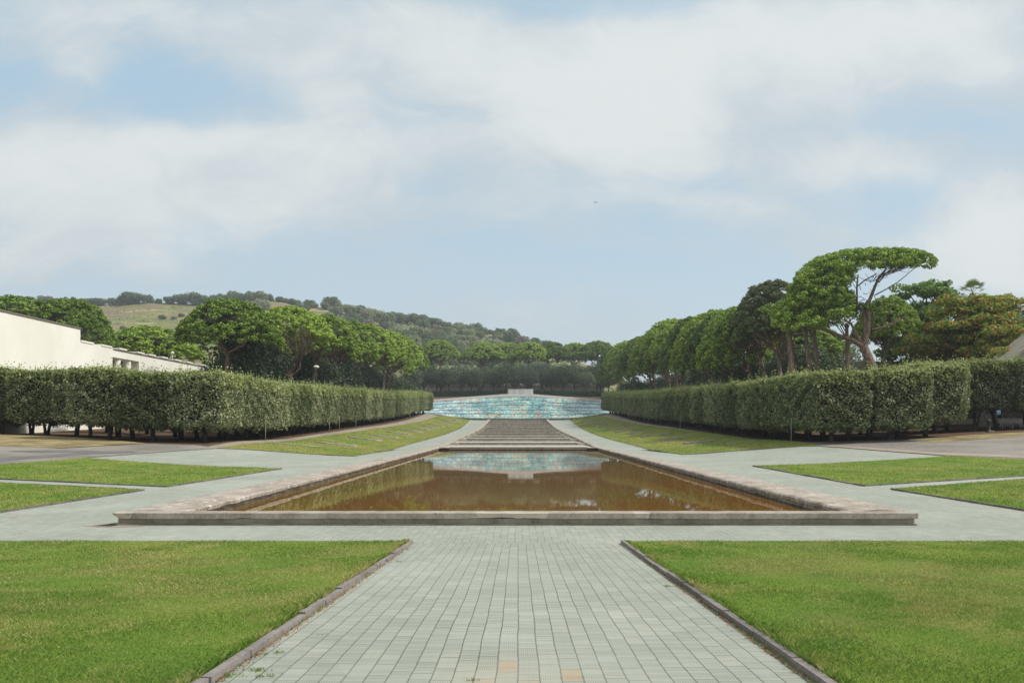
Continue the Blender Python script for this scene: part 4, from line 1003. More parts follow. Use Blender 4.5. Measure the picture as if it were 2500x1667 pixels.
col = t.mix(cen * .85, side_c, cen_c)
tier = ((z - 6.3 - (x * x) * 0.0) / 2.05).fr()
tz_ = ((z - 6.3) / 2.05).fl(); pn = t.wn((x / 6.5 + tz_ * .43).fl(), tz_, 3.0)
col = t.mix(pn.ss(.45, 1.0) * .45, col, (.46, .56, .54)); col = t.mix(pn.ss(.38, 0.0) * .5, col, (.10, .22, .27))
col = t.mix(tier.gt(.86) * .45 * t.wn((x / 9.0 + tz_ * .31).fl(), tz_, 6.0).gt(.4), col, (.06, .10, .22))
fig = t.noise(t.comb(x * 1.0, y * .2, z * .45), .40, 4, .65, .4).ss(.52, .55) * (1.0 - (x + 2.0).ab().ss(14.0, 34.0))
gx1 = x / 1.25; gz1 = (z - 6.3) / 2.05; rc = t.wn(gx1.fl(), gz1.fl(), 2.0); rw = t.wn(gx1.fl(), gz1.fl(), 7.0)
body = ((gx1.fr() - .5).ab().lt(rw * .25 + .16)) * tier.lt(.72) * tier.gt(.10) * rc.gt(.50)
fig = (fig * .0 + body) * (1.0 - (x + 2.0).ab().ss(14.0, 30.0)) * r2.gt(.15) * t.noise(p, .09, 3, .5).ss(.40, .48)
figc = t.ramp(t.wn(cx_.fl(), cz_.fl(), 8.0), [(0, (.12, .06, .08)), (.25, (.48, .17, .08)), (.6, (.60, .27, .11)), (.85, (.55, .42, .22)), (1, (.60, .45, .42))])
col = t.mix(fig * .8, col, figc)
col = t.mix(r2.gt(.90) * .6, col, (.03, .05, .10))
t.out(t.bsdf(col, .38, None, .5))
m_mosd, t = material('mosaic_ledge'); p = t.pos(); n = t.noise(p, 1.2, 4, .7)
t.out(t.bsdf(t.ramp(n.ss(.35, .65), [(0, (.08, .15, .20)), (1, (.24, .36, .40))]), .6))
m_cop = stone_mat('pale_coping_stone', (.46, .40, .36), (.58, .52, .475), (.68, .62, .57), (.40, .35, .32), .3)
mw = empty('mosaic_wall', (0, 300, 6)); tag(mw, 'broad curved blue-green tile mosaic wall with orange figures at the top of the cascade', 'mosaic')
def ztop(u): return 16.15 - .075 * max(abs(u) - 5, 0)
def zbot(u): return 5.9 + .0009 * u * u
def wall_pt(u, f, prot=0.0):
    """f 0..1 from foot to coping"""
    zb_, zt_ = zbot(u), ztop(u) - 1.0
    Yc = 293 + 14.5 * f + .0028 * u * u * (1 - f) * .6
    return Vector((u, Yc - prot, zb_ + (zt_ - zb_) * f))
gm = random.Random(4); tiles, ledg = MB(), MB(); NT = 5
for j in range(NT):
    u = -58.0
    while u < 58:
        wd = gm.uniform(5.0, 9.5) * (1.6 if abs(u) < 16 else 1.0); u1 = min(u + wd, 58.5); uc = (u + u1) / 2
        st_ = -.085 * round(abs(uc) / 11.0) * .45
        f0 = max(0.0, (j + st_ + gm.uniform(-.12, .10)) / NT - .02); f1 = min(1.0, (j + 1 + st_ + gm.uniform(-.16, .10)) / NT)
        pr0 = .55 + gm.uniform(-.08, .3); pr1 = gm.uniform(.0, .15)
        seg = 3
        for k in range(seg):
            ua, ub = u + (u1 - u) * k / seg, u + (u1 - u) * (k + 1) / seg
            A, B_, C_, D_ = wall_pt(ua, f0, pr1), wall_pt(ub, f0, pr1), wall_pt(ub, f1, pr0), wall_pt(ua, f1, pr0)
            tiles.add([A, B_, C_, D_], [(0, 1, 2, 3)])
            e = Vector((0, 1.4, 0)); up = Vector((0, 0, .22))
            ledg.add([D_, C_, C_ + up, D_ + up, C_ + e + up, D_ + e + up], [(0, 1, 2, 3), (3, 2, 4, 5)])
        for uu_ in (u, u1):
            A, D_ = wall_pt(uu_, f0, pr1), wall_pt(uu_, f1, pr0); ledg.add([A, D_, D_ + Vector((0, 1.4, 0)), A + Vector((0, 1.4, 0))], [(0, 1, 2, 3)])
        u = u1
back = MB(); us = list(np.linspace(-60, 60, 41))
for ua, ub in zip(us[:-1], us[1:]): back.add([wall_pt(ua, 0, -.6), wall_pt(ub, 0, -.6), wall_pt(ub, 1, -.3), wall_pt(ua, 1, -.3)], [(0, 1, 2, 3)])
cop = MB()
for ua, ub in zip(us[:-1], us[1:]):
    def cp(u, y, z): return (u, y, ztop(u) + z)
    cop.hexa([cp(ua, 306.6, -1.05), cp(ub, 306.6, -1.05), cp(ub, 310.2, -1.05), cp(ua, 310.2, -1.05)], [cp(ua, 306.9, 0), cp(ub, 306.9, 0), cp(ub, 310.2, .02), cp(ua, 310.2, .02)])
for nm, bb, mt in (('tile_face', tiles, m_mos), ('ledge', ledg, m_mosd), ('backing', back, m_mosd), ('coping', cop, m_cop)):
    me_ = bb.me(nm, mt); me_.transform(Matrix.Translation(-mw.location)); link(nm, me_, mw)
# dark drain line and low kerb at the foot
b = MB(); b.box(-36, 36, 238.2, 238.5, 4.2, 5.42); tag(link('kerb', b.me('kerb', m_kerbd)), kind='structure')
# white corrugated hut behind the centre of the coping
m_wht, t = material('pale_corrugated_sheet'); p = t.pos(); x, y, z = t.sep(p)
s_ = (x / .9).fl(); n = t.wn(s_, 1.0, 1.0)
t.out(t.bsdf(t.mix(n, (.60, .63, .61), (.82, .84, .81)), .5, t.bump((x / .16).fr(), .6, .02)))
hut = empty('sheet_metal_screen', (.5, 312, 16.2)); tag(hut, 'pale grey and white sheet-metal screen above the middle of the mosaic coping', 'screen')
b = MB(); b.box(-4.6, 1.0, -.9, .3, -.3, 2.0); b.ob('dull_panel', m_grey_sheet if 'm_grey_sheet' in globals() else m_wht, hut)
b = MB(); b.box(1.003, 5.6, -1.1, .3, -.3, 2.05); b.ob('white_panel', m_wht, hut)
b = MB(); b.box(-4.7, 5.9, -1.25, .5, 2.051, 2.13); b.ob('flat_top', m_wht, hut)
# low clipped hedge along the top of the wall
def hedge_strip(x0, x1, Y, h, label):
    n = int((x1 - x0) * h * 2 * 60); P = np.stack([rng.uniform(x0, x1, n), np.full(n, Y) + rng.uniform(-.9, .9, n), rng.uniform(0, 1, n)], 1)
    fr_ = rng.random(n) < .6; P[fr_, 1] = Y - .9 + rng.uniform(-.2, .2, fr_.sum()); P[~fr_, 2] = 1 + rng.uniform(-.1, .12, (~fr_).sum())
    N = np.zeros((n, 3)); N[fr_, 1] = -1; N[~fr_, 2] = 1
    P[:, 2] = gz(P[:, 0], np.full(n, Y)) + h * P[:, 2]
    root = empty('low_hedge', ((x0 + x1) / 2, Y, float(gz((x0 + x1) / 2, Y))))
    me_ = mesh('foliage', *leaves(P, N, .32, .6), m_box); me_.transform(Matrix.Translation(-root.location)); link('foliage', me_, root)
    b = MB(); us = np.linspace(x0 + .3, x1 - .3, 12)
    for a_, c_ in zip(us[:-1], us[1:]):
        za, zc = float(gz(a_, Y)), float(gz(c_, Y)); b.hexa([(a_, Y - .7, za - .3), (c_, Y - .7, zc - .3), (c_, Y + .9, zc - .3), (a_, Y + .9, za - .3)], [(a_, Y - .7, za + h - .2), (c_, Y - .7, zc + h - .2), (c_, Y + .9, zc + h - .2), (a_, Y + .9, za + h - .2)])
    me_ = b.me('shade_core', m_core); me_.transform(Matrix.Translation(-root.location)); link('shade_core', me_, root)  # same dark light-blocking core inside the hedge leaves
    tag(root, label, 'hedge', 'low hedges above the mosaic')
hedge_strip(-46, -4.6, 313.5, 2.0, 'low dark hedge above the mosaic on the hill side of the white screen')
hedge_strip(6.4, 48, 313.5, 1.9, 'low dark hedge above the mosaic, opposite side of the screen from the hill')
# pinkish building wall and sheds seen between the trunks
m_plas = stone_mat('pinkish_render', (.42, .32, .27), (.52, .41, .35), (.60, .49, .42), (.45, .36, .31), .3)
b = MB(); b.box(-48, 40, 352, 360, 17.0, 21.8); o = b.ob('wall', m_plas); bl = empty('long_building', (0, 356, 17)); o.parent = bl; o.data.transform(Matrix.Translation(-bl.location))
b = MB(); b.hexa([(-49, 351.5, 21.803), (41, 351.5, 21.803), (41, 361, 21.803), (-49, 361, 21.803)], [(-47, 353, 22.5), (39, 353, 22.5), (39, 359, 22.5), (-47, 359, 22.5)]); me_ = b.me('roof', m_plas); me_.transform(Matrix.Translation(-bl.location)); link('roof', me_, bl)
tag(bl, 'long low pinkish building seen between the oak trunks above the mosaic', 'building')

# ------------------------------------------------------------------ cream building on the left
m_cream, t = material('cream_plaster'); p = t.pos(); n = t.noise(p, .25, 5, .6, .3, (1, 1, .4)); n2 = t.noise(p, 3.0, 4, .7)
col = t.mix(n.ss(.35, .7), (.76, .73, .65), (.84, .815, .74)); col = t.mix(n2.ss(.6, .8) * .2, col, (.42, .38, .30))
t.out(t.bsdf(col, .9, t.bump(n2, .3, .01), .1))
m_shade, t = material('brown_recess'); t.out(t.bsdf((.22, .17, .12), .95))
m_flash, t = material('roof_flashing'); t.out(t.bsdf((.20, .17, .14), .8))
XW = -55.0; cw = empty('cream_building', (XW, 100, 3)); tag(cw, 'long cream plaster building with a stepped sloping roofline beyond the left clipped block', 'building')
def cwo(b, nm, mt):
    me_ = b.me(nm, mt); me_.transform(Matrix.Translation(-cw.location)); return link(nm, me_, cw)
b = MB(); b.box(XW - 16, XW, 58, 95.2, 1.5, 14.85); cwo(b, 'high_wall', m_cream)
b = MB(); b.box(XW - 16.1, XW + .12, 57.9, 95.3, 14.853, 15.0); cwo(b, 'high_coping', m_flash)
ztl = 13.25
b = MB()
b.box(XW - 12, XW - .03, 95.203, 102.8, 1.5, ztl)
b.box(XW - 12, XW - .03, 102.803, 110.0, 12.05, ztl - .18); b.box(XW - 12, XW - 2.5, 102.803, 110.0, 1.5, 12.047); b.box(XW - 12, XW - .03, 102.803, 110.0, 1.5, 8.6)
b.box(XW - 12, XW - .03, 110.003, 160, 1.5, ztl - .18); cwo(b, 'low_wall', m_cream)
b = MB(); b.box(XW - 2.497, XW - 2.45, 102.81, 109.99, 8.61, 12.04); cwo(b, 'recess', m_shade)
for yy in (105.1, 107.9):
    b = MB(); b.lathe([(.42, 8.61), (.42, 12.04)], 14, (XW - .6, yy, 0)); cwo(b, 'column', m_cream)
b = MB()
for y0_, y1_ in ((95.3, 98.2), (100, 102.6), (104.5, 106.5), (109.5, 111.5), (113, 115), (117, 119), (121.5, 123.8), (126, 128), (131, 133.5)):
    b.box(XW - 1.3, XW + .05, y0_, y1_, ztl + .003, ztl + .22)
    cwo(b, 'roof_upstand', m_cream); b = MB()
b = MB(); b.lathe([(.04, 0), (.04, .9)], 8, (XW - .2, 121, ztl)); b.lathe([(.05, .9), (.2, 1.0), (.24, 1.15), (.2, 1.3), (.05, 1.38)], 12, (XW - .2, 121, ztl)); cwo(b, 'roof_lamp', m_cream)
b = MB(); b.box(XW - 12.1, XW + .08, 103.0, 160, ztl - .177, ztl - .10); cwo(b, 'low_coping', m_flash)

# ------------------------------------------------------------------ right side: low stone wall, bank, sloped stone wing, railing, building
m_rub, t = material('rubble_stone'); p = t.pos(); vo = t.n('ShaderNodeTexVoronoi'); t.link(p, vo.inputs['Vector']); vo.inputs['Scale'].default_value = 2.6
vd = X(t.t, vo.outputs['Distance']); n = t.noise(p, 5.0, 5, .7)
col = t.ramp((vd * .5 + n * .5).ss(.2, .7), [(0, (.20, .185, .15)), (.6, (.13, .12, .10)), (1, (.06, .055, .045))])
t.out(t.bsdf(col, .95, t.bump(n - vd, .8, .04), .1))
zl = EYE + (HY - 1024) / F * 96
sw = empty('stone_wall', (62, 96, zl)); tag(sw, 'low grey rubble stone wall behind the benches under the right trees', 'wall')
b = MB(); V = []
for i in range(60):
    xa, xb = -18 + i * .75, -18 + (i + 1) * .75; h_ = 1.35 + .08 * math.sin(i * 1.7); b.box(xa, xb - .003, -.3, .35, -1.5, h_)
me_ = b.me('wall', m_rub); wobble(me_, .03, 1.1); link('wall', me_, sw)
b = MB(); b.box(-18, 27, -.9, -.303, -1.5, .12); link('footing', b.me('footing', m_cop), sw)
bk = drape([[(40, 97), (90, 97), (90, 112), (40, 112)]], 'earth_bank', m_litter, 1.3, 3.0); tag(bk, kind='structure')
wing = empty('sloped_stone_wing', (60, 88, 6)); tag(wing, 'weathered grey sloping stone ramp wall rising at the right edge above the hedge', 'ramp wall')
A = at(2447, 893, 86); Bp = at(2575, 792, 86)
b = MB(); b.hexa([(A[0] - 1, 85.6, 2), (Bp[0], 85.6, 2), (Bp[0], 89, 2), (A[0] - 1, 89, 2)], [(A[0] - 1, 85.6, A[2] - .8), (Bp[0], 85.6, Bp[2]), (Bp[0], 89, Bp[2] + .2), (A[0] - 1, 89, A[2] - .6)])
me_ = b.me('wall', m_rim); me_.transform(Matrix.Translation(-wing.location)); link('wall', me_, wing)
b = MB(); b.hexa([(A[0] - 1, 85.3, A[2] - .79), (Bp[0], 85.3, Bp[2] + .01), (Bp[0], 89.2, Bp[2] + .21), (A[0] - 1, 89.2, A[2] - .59)], [(A[0] - 1, 85.3, A[2] - .5), (Bp[0], 85.3, Bp[2] + .3), (Bp[0], 89.2, Bp[2] + .5), (A[0] - 1, 89.2, A[2] - .3)])
me_ = b.me('coping', m_wallbase); me_.transform(Matrix.Translation(-wing.location)); link('coping', me_, wing)
m_teal, t = material('green_painted_wall'); t.out(t.bsdf((.14, .24, .20), .8))
gb = empty('green_building', (93, 135, 15)); tag(gb, 'corner of a green building with a pale flat roof at the right edge', 'building')
b = MB(); b.box(-4, 16, -4, 8, -12, 8.0); b.ob('wall', m_teal, gb)
b = MB(); b.box(-4.6, 16.6, -4.6, 8.6, 8.003, 8.9); b.ob('roof', m_cream, gb)
b = MB(); b.box(.5, 3, -4.05, -4.003, 3.6, 6.4); b.ob('window', m_shade, gb)
# railing seen through the gap
m_rail, t = material('pale_grey_metal'); t.out(t.bsdf((.42, .46, .50), .4, None, .5))
x0_, _, zr = at(2140, 868, 118); x1_, _, _ = at(2235, 868, 118)
rl = empty('railing', (x0_, 118, zr)); tag(rl, 'pale metal railing in the gap between the pines and the spreading tree', 'railing')
zt_ = at(2140, 863, 118)[2] - zr
def rr_(b, nm): b.ob(nm, m_rail, rl)
W__ = x1_ - x0_
b = MB(); b.tube([(0, 0, 0.15), (W__, 0, 1.45)], [.05, .05], 6); rr_(b, 'top_rail')
b = MB(); b.tube([(0, 0, -.75), (W__, 0, .55)], [.05, .05], 6); rr_(b, 'bottom_rail')
for i in range(9):
    f = i / 8; b = MB(); b.tube([(W__ * f, 0, 1.3 * f - .8), (W__ * f, 0, 1.3 * f + .15)], [.045, .045], 6); rr_(b, 'post')
b = MB(); b.box(-3, W__ + 3, .3, 4, -9, -.85); b.ob('terrace_wall', m_wallbase, rl)

# ------------------------------------------------------------------ benches, fountain post, sign
m_slat, t = material('white_painted_slat'); p = t.pos(); n = t.noise(p, 6.0, 4, .7); t.out(t.bsdf(t.mix(n.ss(.4, .7), (.78, .78, .72), (.60, .59, .52)), .6))
m_dkm, t = material('dark_iron'); t.out(t.bsdf((.035, .035, .035), .6))
def bench(x, y, L, rot, label, mat):
    z = float(gz(x, y)); r = empty('park_bench', (x, y, z), rot); tag(r, label, 'bench', 'park benches under the right trees')
    b = MB()
    for i in range(5): b.box(-L / 2, L / 2, -.28 + i * .11, -.185 + i * .11, .43, .46)
    b.ob('seat', mat, r); b = MB()
    for i in range(6):
        z_ = .55 + i * .085; y_ = .28 + i * .035; b.hexa([(-L / 2, y_, z_), (L / 2, y_, z_), (L / 2, y_ + .03, z_), (-L / 2, y_ + .03, z_)], [(-L / 2, y_ + .025, z_ + .075), (L / 2, y_ + .025, z_ + .075), (L / 2, y_ + .055, z_ + .075), (-L / 2, y_ + .055, z_ + .075)])
    b.ob('backrest', mat, r)
    for i in range(3):
        xx = -L / 2 + .25 + i * (L - .5) / 2
        b = MB(); b.tube([(xx, -.30, -.05), (xx, -.22, .2), (xx, -.27, .415)], [.035, .03, .03], 6); b.ob('leg', mat, r)
        b = MB(); b.tube([(xx, .36, -.05), (xx, .24, .2), (xx, .27, .43), (xx, .46, 1.08)], [.035, .03, .03, .025], 6); b.ob('leg', mat, r)
        b = MB(); b.tube([(xx, -.27, .4), (xx, .27, .4)], [.025, .025], 6); b.ob('seat_bracket', mat, r)
q = G(2470, 1045); bench(q[0], q[1], 2.5, -.16, 'white slatted park bench beside the dark fountain post at the right edge', m_slat)
q = G(2329, 1028); bench(q[0], q[1], 1.9, .1, 'dark bench in the shade in front of the low stone wall', m_dkm)
q = G(2414, 1053); fz_ = float(gz(*q)); fp = empty('drinking_fountain', (q[0], q[1], fz_)); tag(fp, 'small dark cast-iron drinking fountain post with a pointed cap, beside the white bench', 'fountain')
b = MB(); b.lathe([(.30, -.1), (.30, .06), (.20, .10), (.15, .2), (.13, .8), (.15, .85), (.19, .9), (.19, .98), (.15, 1.02)], 16); b.ob('post', m_dkm, fp, True)
b = MB(); b.lathe([(.21, 1.021), (.20, 1.07), (.10, 1.14), (.04, 1.2), (.055, 1.26), (.01, 1.34)], 16); b.ob('cap', m_dkm, fp, True)
b = MB(); b.tube([(0, -.12, .8), (0, -.24, .82), (0, -.27, .74)], [.025, .022, .02], 7); b.ob('spout', m_dkm, fp)
b = MB(); b.box(-.25, .2, -.5, -.22, -.05, .10); b.ob('basin', m_wallbase, fp)
m_blue, t = material('blue_sign'); t.out(t.bsdf((.12, .30, .42), .5))
m_sw, t = material('sign_white'); t.out(t.bsdf((.7, .72, .72), .5))
Y_ = 76.0; q = at(2438, 1006, Y_); sg = empty('notice_sign', q); tag(sg, 'small pale blue sign fixed on the dark tree trunk above the white bench', 'sign')
b = MB(); b.box(-.21, .21, -.02, .02, -.24, .22); b.ob('plate', m_blue, sg)
for i, (w_, z_) in enumerate(((.32, .10), (.26, .02), (.30, -.10))):
    b = MB(); b.box(-w_ / 2, w_ / 2, -.026, -.0201, z_ - .02, z_ + .02); b.ob('printed_line', m_sw if i < 2 else m_dkm, sg)
b = MB(); b.tube([(0, .05, -2.6), (0, .05, .3)], [.03, .03], 6); b.ob('post', m_dkm, sg)

# lamp with a round cluster head among the left pines
lx_ = at(772, 920, 135); lp = empty('street_lamp', (lx_[0], 135, float(gz(lx_[0], 135)))); zt2 = at(772, 896, 135)[2] - lp.location.z
tag(lp, 'slim lamp post with a round white cluster head standing among the left pine trunks', 'street lamp')
b = MB(); b.tube([(0, 0, -.2), (0, 0, zt2 - .3)], [.07, .05], 8); b.ob('pole', m_barkg, lp)
b = MB()
b.lathe([(.05, -.3), (.45, -.12), (.55, .05), (.4, .22), (.08, .3)], 14, (0, 0, zt2)); b.ob('lamp_head', m_slat, lp, True)
for i, (px, py, tpy, Y) in enumerate([(840, 960, 934, 160), (936, 960, 932, 205)]):
    q = at(px, tpy, Y); pp = empty('sign_post', (q[0], Y, float(gz(q[0], Y)))); hh = q[2] - pp.location.z
    b = MB(); b.tube([(0, 0, -.2), (0, 0, hh)], [.06, .05], 7); b.ob('pole', m_rail, pp)
    b = MB(); b.tube([(0, 0, hh - .15), (1.1, 0, hh - .55)], [.04, .03], 6); b.ob('bracket', m_rail, pp)
    tag(pp, ['grey post with a bracket rising above the left clipped trees', 'grey post standing further along behind the left clipped trees'][i], 'post')

# bird high over the court
m_bird, t = material('dark_feather'); t.out(t.bsdf((.05, .05, .055), .8))
q = at(1455, 495, 120); bd = empty('bird', q)
b = MB(); V = [(-.18, 0, 0), (-.06, .03, .03), (.12, .03, .035), (.2, 0, .03), (.12, -.03, .035), (-.06, -.03, .03), (.0, 0, -.03), (-.3, .04, .0), (-.3, -.04, 0), (.02, .02, .03), (.02, -.02, .03), (-.28, -.05, .06), (-.40, -.08, .0), (.20, .10, .10), (.30, .16, .06)]
b.add(V, [(0, 1, 6), (1, 2, 6), (2, 3, 6), (3, 4, 6), (4, 5, 6), (5, 0, 6), (0, 5, 1), (1, 5, 4, 2), (2, 4, 3), (0, 7, 8)])
b.add([(.08, 0, .03), (-.06, 0, .03), (-.25, -.1, .09), (-.50, -.15, .0), (-.30, -.05, .04)], [(0, 1, 4, 3, 2)])
b.add([(.08, 0, .03), (-.06, 0, .03), (.10, .12, .14), (.42, .2, .16), (.28, .1, .13)], [(0, 1, 2, 3, 4)])
me_ = b.me('bird', m_bird); bpy.data.objects.remove(bd); bd = link('bird', me_); bd.location = q
tag(bd, 'tiny dark bird gliding high in the middle of the sky', 'bird')

# ------------------------------------------------------------------ the hill
m_hl, t = material('terraced_hillside'); p = t.pos(); x, y, z = t.sep(p)
n = t.noise(p, .012, 6, .65, .6); n2 = t.noise(p, .06, 5, .7); ter = t.noise(t.comb(x * .015, y * .004, z * .30 + t.noise(p, .02, 3) * 2.0), 1.0, 4, .65)
col = t.mix(n.ss(.42, .58), (.235, .205, .090), (.215, .145, .105))
col = t.mix(ter.ss(.45, .52) * .85, col, (.115, .155, .045))
col = t.mix(ter.ss(.56, .62) * .8, col, (.40, .31, .17))
col = t.mix(n2.ss(.52, .72) * .7, col, (.11, .125, .06))
col = t.mix((n2 + n * .4).ss(.86, .95), col, (.40, .24, .16))
t.out(t.bsdf(col, 1.0, t.bump(ter + n2, 1.0, 1.0), .05))
RIDGE = [(-500, 700), (-200, 722), (0, 738), (244, 744), (367, 736), (430, 740), (502, 744), (630, 730), (687, 734), (744, 748), (800, 752), (888, 768), (960, 785), (1034, 790), (1093, 802), (1162, 812), (1242, 832), (1320, 850), (1420, 885), (1600, 960)]
YR, YF = 700.0, 330.0
def hillz(px, f):
    """height of the face seen at photo column px, f = 0 foot .. 1 ridge"""
    rx = np.interp(px, [q[0] for q in RIDGE], [q[1] for q in RIDGE]); zr = EYE + (HY - rx) / F * YR
    zf = 14.0
    return zf + (zr - zf) * (f ** 1.15)
pxs = np.linspace(-500, 1600, 150); fs = np.concatenate([np.linspace(0, 1, 60), [1.15, 1.5]])
V = []
for f in fs:
    Y = YF + (YR - YF) * f
    for px in pxs:
        x = (px - CXP) / F * YR * (0.55 + 0.45 * min(f, 1)) - 0
        zz = float(hillz(px, min(f, 1.0))) - (max(f, 1) - 1) * 60
        bump = 2.2 * math.sin(x * .035 + 1.3) * math.sin(f * 9 + x * .01) * (1 if f < .95 else .2)
        V.append((x, Y, max(zz + bump, 4)))
V = np.array(V); nX = len(pxs); nY = len(fs); idx = np.arange(nX * nY).reshape(nY, nX)
Q = np.stack([idx[:-1, :-1], idx[:-1, 1:], idx[1:, 1:], idx[1:, :-1]], -1).reshape(-1, 4)
tag(link('hill', mesh('hill', V, Q, m_hl, True)), kind='structure')
VG = V.reshape(nY, nX, 3)
def hill_at(px, f):
    j = np.interp(px, pxs, range(nX)); i = f * 59
    return VG[int(round(min(i, 59))), int(round(j))]
HT = []
for k, mt in enumerate((m_hill, m_hill, m_hill2, m_hill3)):
    HT.append(round_tree(61 + k, 5.0, 8.2, mt, 22, .62, 62, .8, m_barkg, .9, .25, .45))
gh = random.Random(12); cnt = 0
HL = ['distant dark green tree on the hill', 'distant rounded green tree on the hill', 'distant pale grey-green tree on the hillside', 'distant brownish bare-looking tree on the hill ridge']
def hill_tree(px, f, k, sc, sz=1.0, dzz=-.6):
    q = hill_at(px, f); root = empty('hillside_tree', (q[0], q[1], q[2] + dzz), gh.uniform(0, 6.28))
    for nm, me_ in zip(('trunk', 'crown'), HT[k]):
        o = link(nm, me_, root); o.scale = (sc, sc, sc * sz)
    tag(root, HL[k], 'tree', ['dark trees on the hill', 'rounded trees on the hill', 'pale trees on the hillside', 'brownish trees on the hill ridge'][k])
# ridge line of trees, as the skyline shows them
for px, sc, k in [(5, 1.2, 0), (22, 1.1, 3), (45, 1.3, 3), (66, 1.1, 3), (84, 1.0, 3), (100, 1.2, 1), (118, 1.3, 3), (138, 1.2, 0), (154, 1.0, 0), (178, 1.15, 3), (205, 1.1, 3), (220, 1.0, 3), (236, 1.3, 1), (254, 1.3, 0), (270, 1.0, 1), (284, 1.0, 1), (300, 1.6, 0), (318, 1.9, 0), (338, 1.7, 0), (360, 1.5, 0), (385, .8, 1), (410, .8, 1), (418, 1.3, 0), (450, 1.6, 0), (470, 1.8, 0), (490, 1.8, 0), (515, 1.3, 0), (532, 1.7, 0), (548, 1.5, 1), (575, 1.7, 0), (592, 1.6, 0), (612, 1.4, 1), (640, 1.2, 1), (655, 1.2, 0), (684, 1.0, 0), (700, .9, 0), (715, 1.0, 1), (730, 1.0, 0), (752, 1.3, 1), (768, .9, 2), (806, 1.8, 1), (822, 1.3, 0), (845, 1.2, 2), (852, 1.3, 0), (868, 1.1, 1), (885, 1.2, 2), (903, 1.2, 1), (920, 1.4, 0), (938, 1.3, 0), (952, 1.2, 1), (975, 1.5, 0), (990, 1.5, 0), (1005, 1.6, 0), (1020, 1.5, 0), (1036, 1.5, 1), (1050, 1.5, 0), (1066, 1.4, 0), (1080, 1.3, 0), (1096, 1.2, 1), (1112, 1.0, 0), (1126, 1.3, 2), (1140, 1.2, 1), (1160, 1.6, 0), (1175, 1.4, 0), (1190, 1.2, 0), (1206, 1.1, 1), (1222, 1.1, 0), (1238, 1.1, 0), (1254, 1.0, 0), (1268, 1.0, 0), (1284, .9, 0), (1300, .8, 0), (1316, .8, 0)]:
    hill_tree(px, .985, k, sc * .80, gh.uniform(.9, 1.15), -1.2)
# wooded slope right of the terraces
for i in range(218):
    px = gh.uniform(640, 1330); f = gh.uniform(.30, .97)
    if px < 800 and f > .70 and gh.random() < .75: continue
    if 800 < px < 1010 and .62 < f < .86 and gh.random() < .45: continue
    k = gh.choices((0, 1, 2, 3), (.32, .32, .30, .06))[0]; hill_tree(px, f, k, gh.uniform(.7, 1.6) * (.62 + .38 * f) , gh.uniform(.8, 1.25))
for i in range(14):
    hill_tree(gh.uniform(240, 460), gh.uniform(.5, .8), gh.choice((0, 1, 2)), gh.uniform(.35, .6), .8)
# undergrowth over the wooded slope
n = 34000; pxr = rng.uniform(620, 1400, n); fr2 = rng.uniform(.15, .98, n)
keep = ~((pxr < 830) & (fr2 > .68)); pxr, fr2 = pxr[keep], fr2[keep]
jj = np.interp(pxr, pxs, np.arange(nX)).astype(int); ii = (fr2 * 59).astype(int)
A0 = VG[ii, jj]; A1 = VG[np.minimum(ii + 1, nY - 1), np.minimum(jj + 1, nX - 1)]; w2 = rng.random((len(ii), 1)); w3 = rng.random((len(ii), 1))
P = A0.copy(); P[:, 0:1] += (A1 - A0)[:, 0:1] * w2; P[:, 1:3] += (A1 - A0)[:, 1:3] * w3; 
dens_ = np.sin(P[:, 0] * .045 + 1) * np.sin(P[:, 1] * .05 + P[:, 0] * .02) ; P = P[dens_ > -.35]; P[:, 2] += rng.uniform(0, 2.2, len(P))
n = 5200; px4 = rng.uniform(225, 640, n); f4 = rng.uniform(.35, .97, n); j4 = np.interp(px4, pxs, np.arange(nX)); i4 = f4 * 59
A4 = VG[i4.astype(int), j4.astype(int)] + (VG[np.minimum(i4.astype(int) + 1, nY - 1), np.minimum(j4.astype(int) + 1, nX - 1)] - VG[i4.astype(int), j4.astype(int)]) * rng.random((n, 1))
band = np.sin(A4[:, 2] * .55 + np.sin(A4[:, 0] * .03) * 2) ; A4 = A4[band > rng.uniform(-.2, 1.2, n)]; A4[:, 2] += rng.uniform(0, .7, len(A4))
P = np.concatenate([P, A4]); sz4 = np.concatenate([np.full(len(P) - len(A4), 2.0), np.full(len(A4), 1.3)])
tag(link('undergrowth', mesh('undergrowth', *leaves(P, np.tile([0, -.5, .8], (len(P), 1)), sz4, .7, 1.3), m_hill2)), 'grey-green scrub covering the wooded side of the hill', 'undergrowth', kind='stuff')

# ------------------------------------------------------------------ grass
def inpoly(P, poly):
    x, y = P[:, 0], P[:, 1]; r = np.zeros(len(P), bool); n = len(poly)
    for i in range(n):
        (x0, y0), (x1, y1) = poly[i], poly[(i + 1) % n]
        with np.errstate(divide='ignore', invalid='ignore'):
            c = ((y0 > y) != (y1 > y)) & (x < (x1 - x0) * (y - y0) / (y1 - y0) + x0)
        r ^= c
    return r
m_gr, t = material('grass_blade'); gn = t.n('ShaderNodeNewGeometry'); ri = X(t.t, gn.outputs['Random Per Island']); p = X(t.t, gn.outputs['Position'])
big = t.noise(p, 0.28, 5, 0.62, 0.6); mid = t.noise(p, 1.4, 5, 0.65)
c1 = t.ramp(ri, [(0, (.085, .175, .022)), (.5, (.155, .270, .038)), (.85, (.25, .355, .060)), (1, (.44, .43, .17))])
c2 = t.ramp(ri, [(0, (.24, .24, .06)), (.5, (.42, .38, .12)), (1, (.60, .52, .27))])
col = t.mix((big * .62 + mid * .38).ss(.45, .58) * .85, c1, c2)
col = t.mix(t.noise(p, .5, 4, .6).ss(.58, .7) * .5, col, (.075, .175, .045))
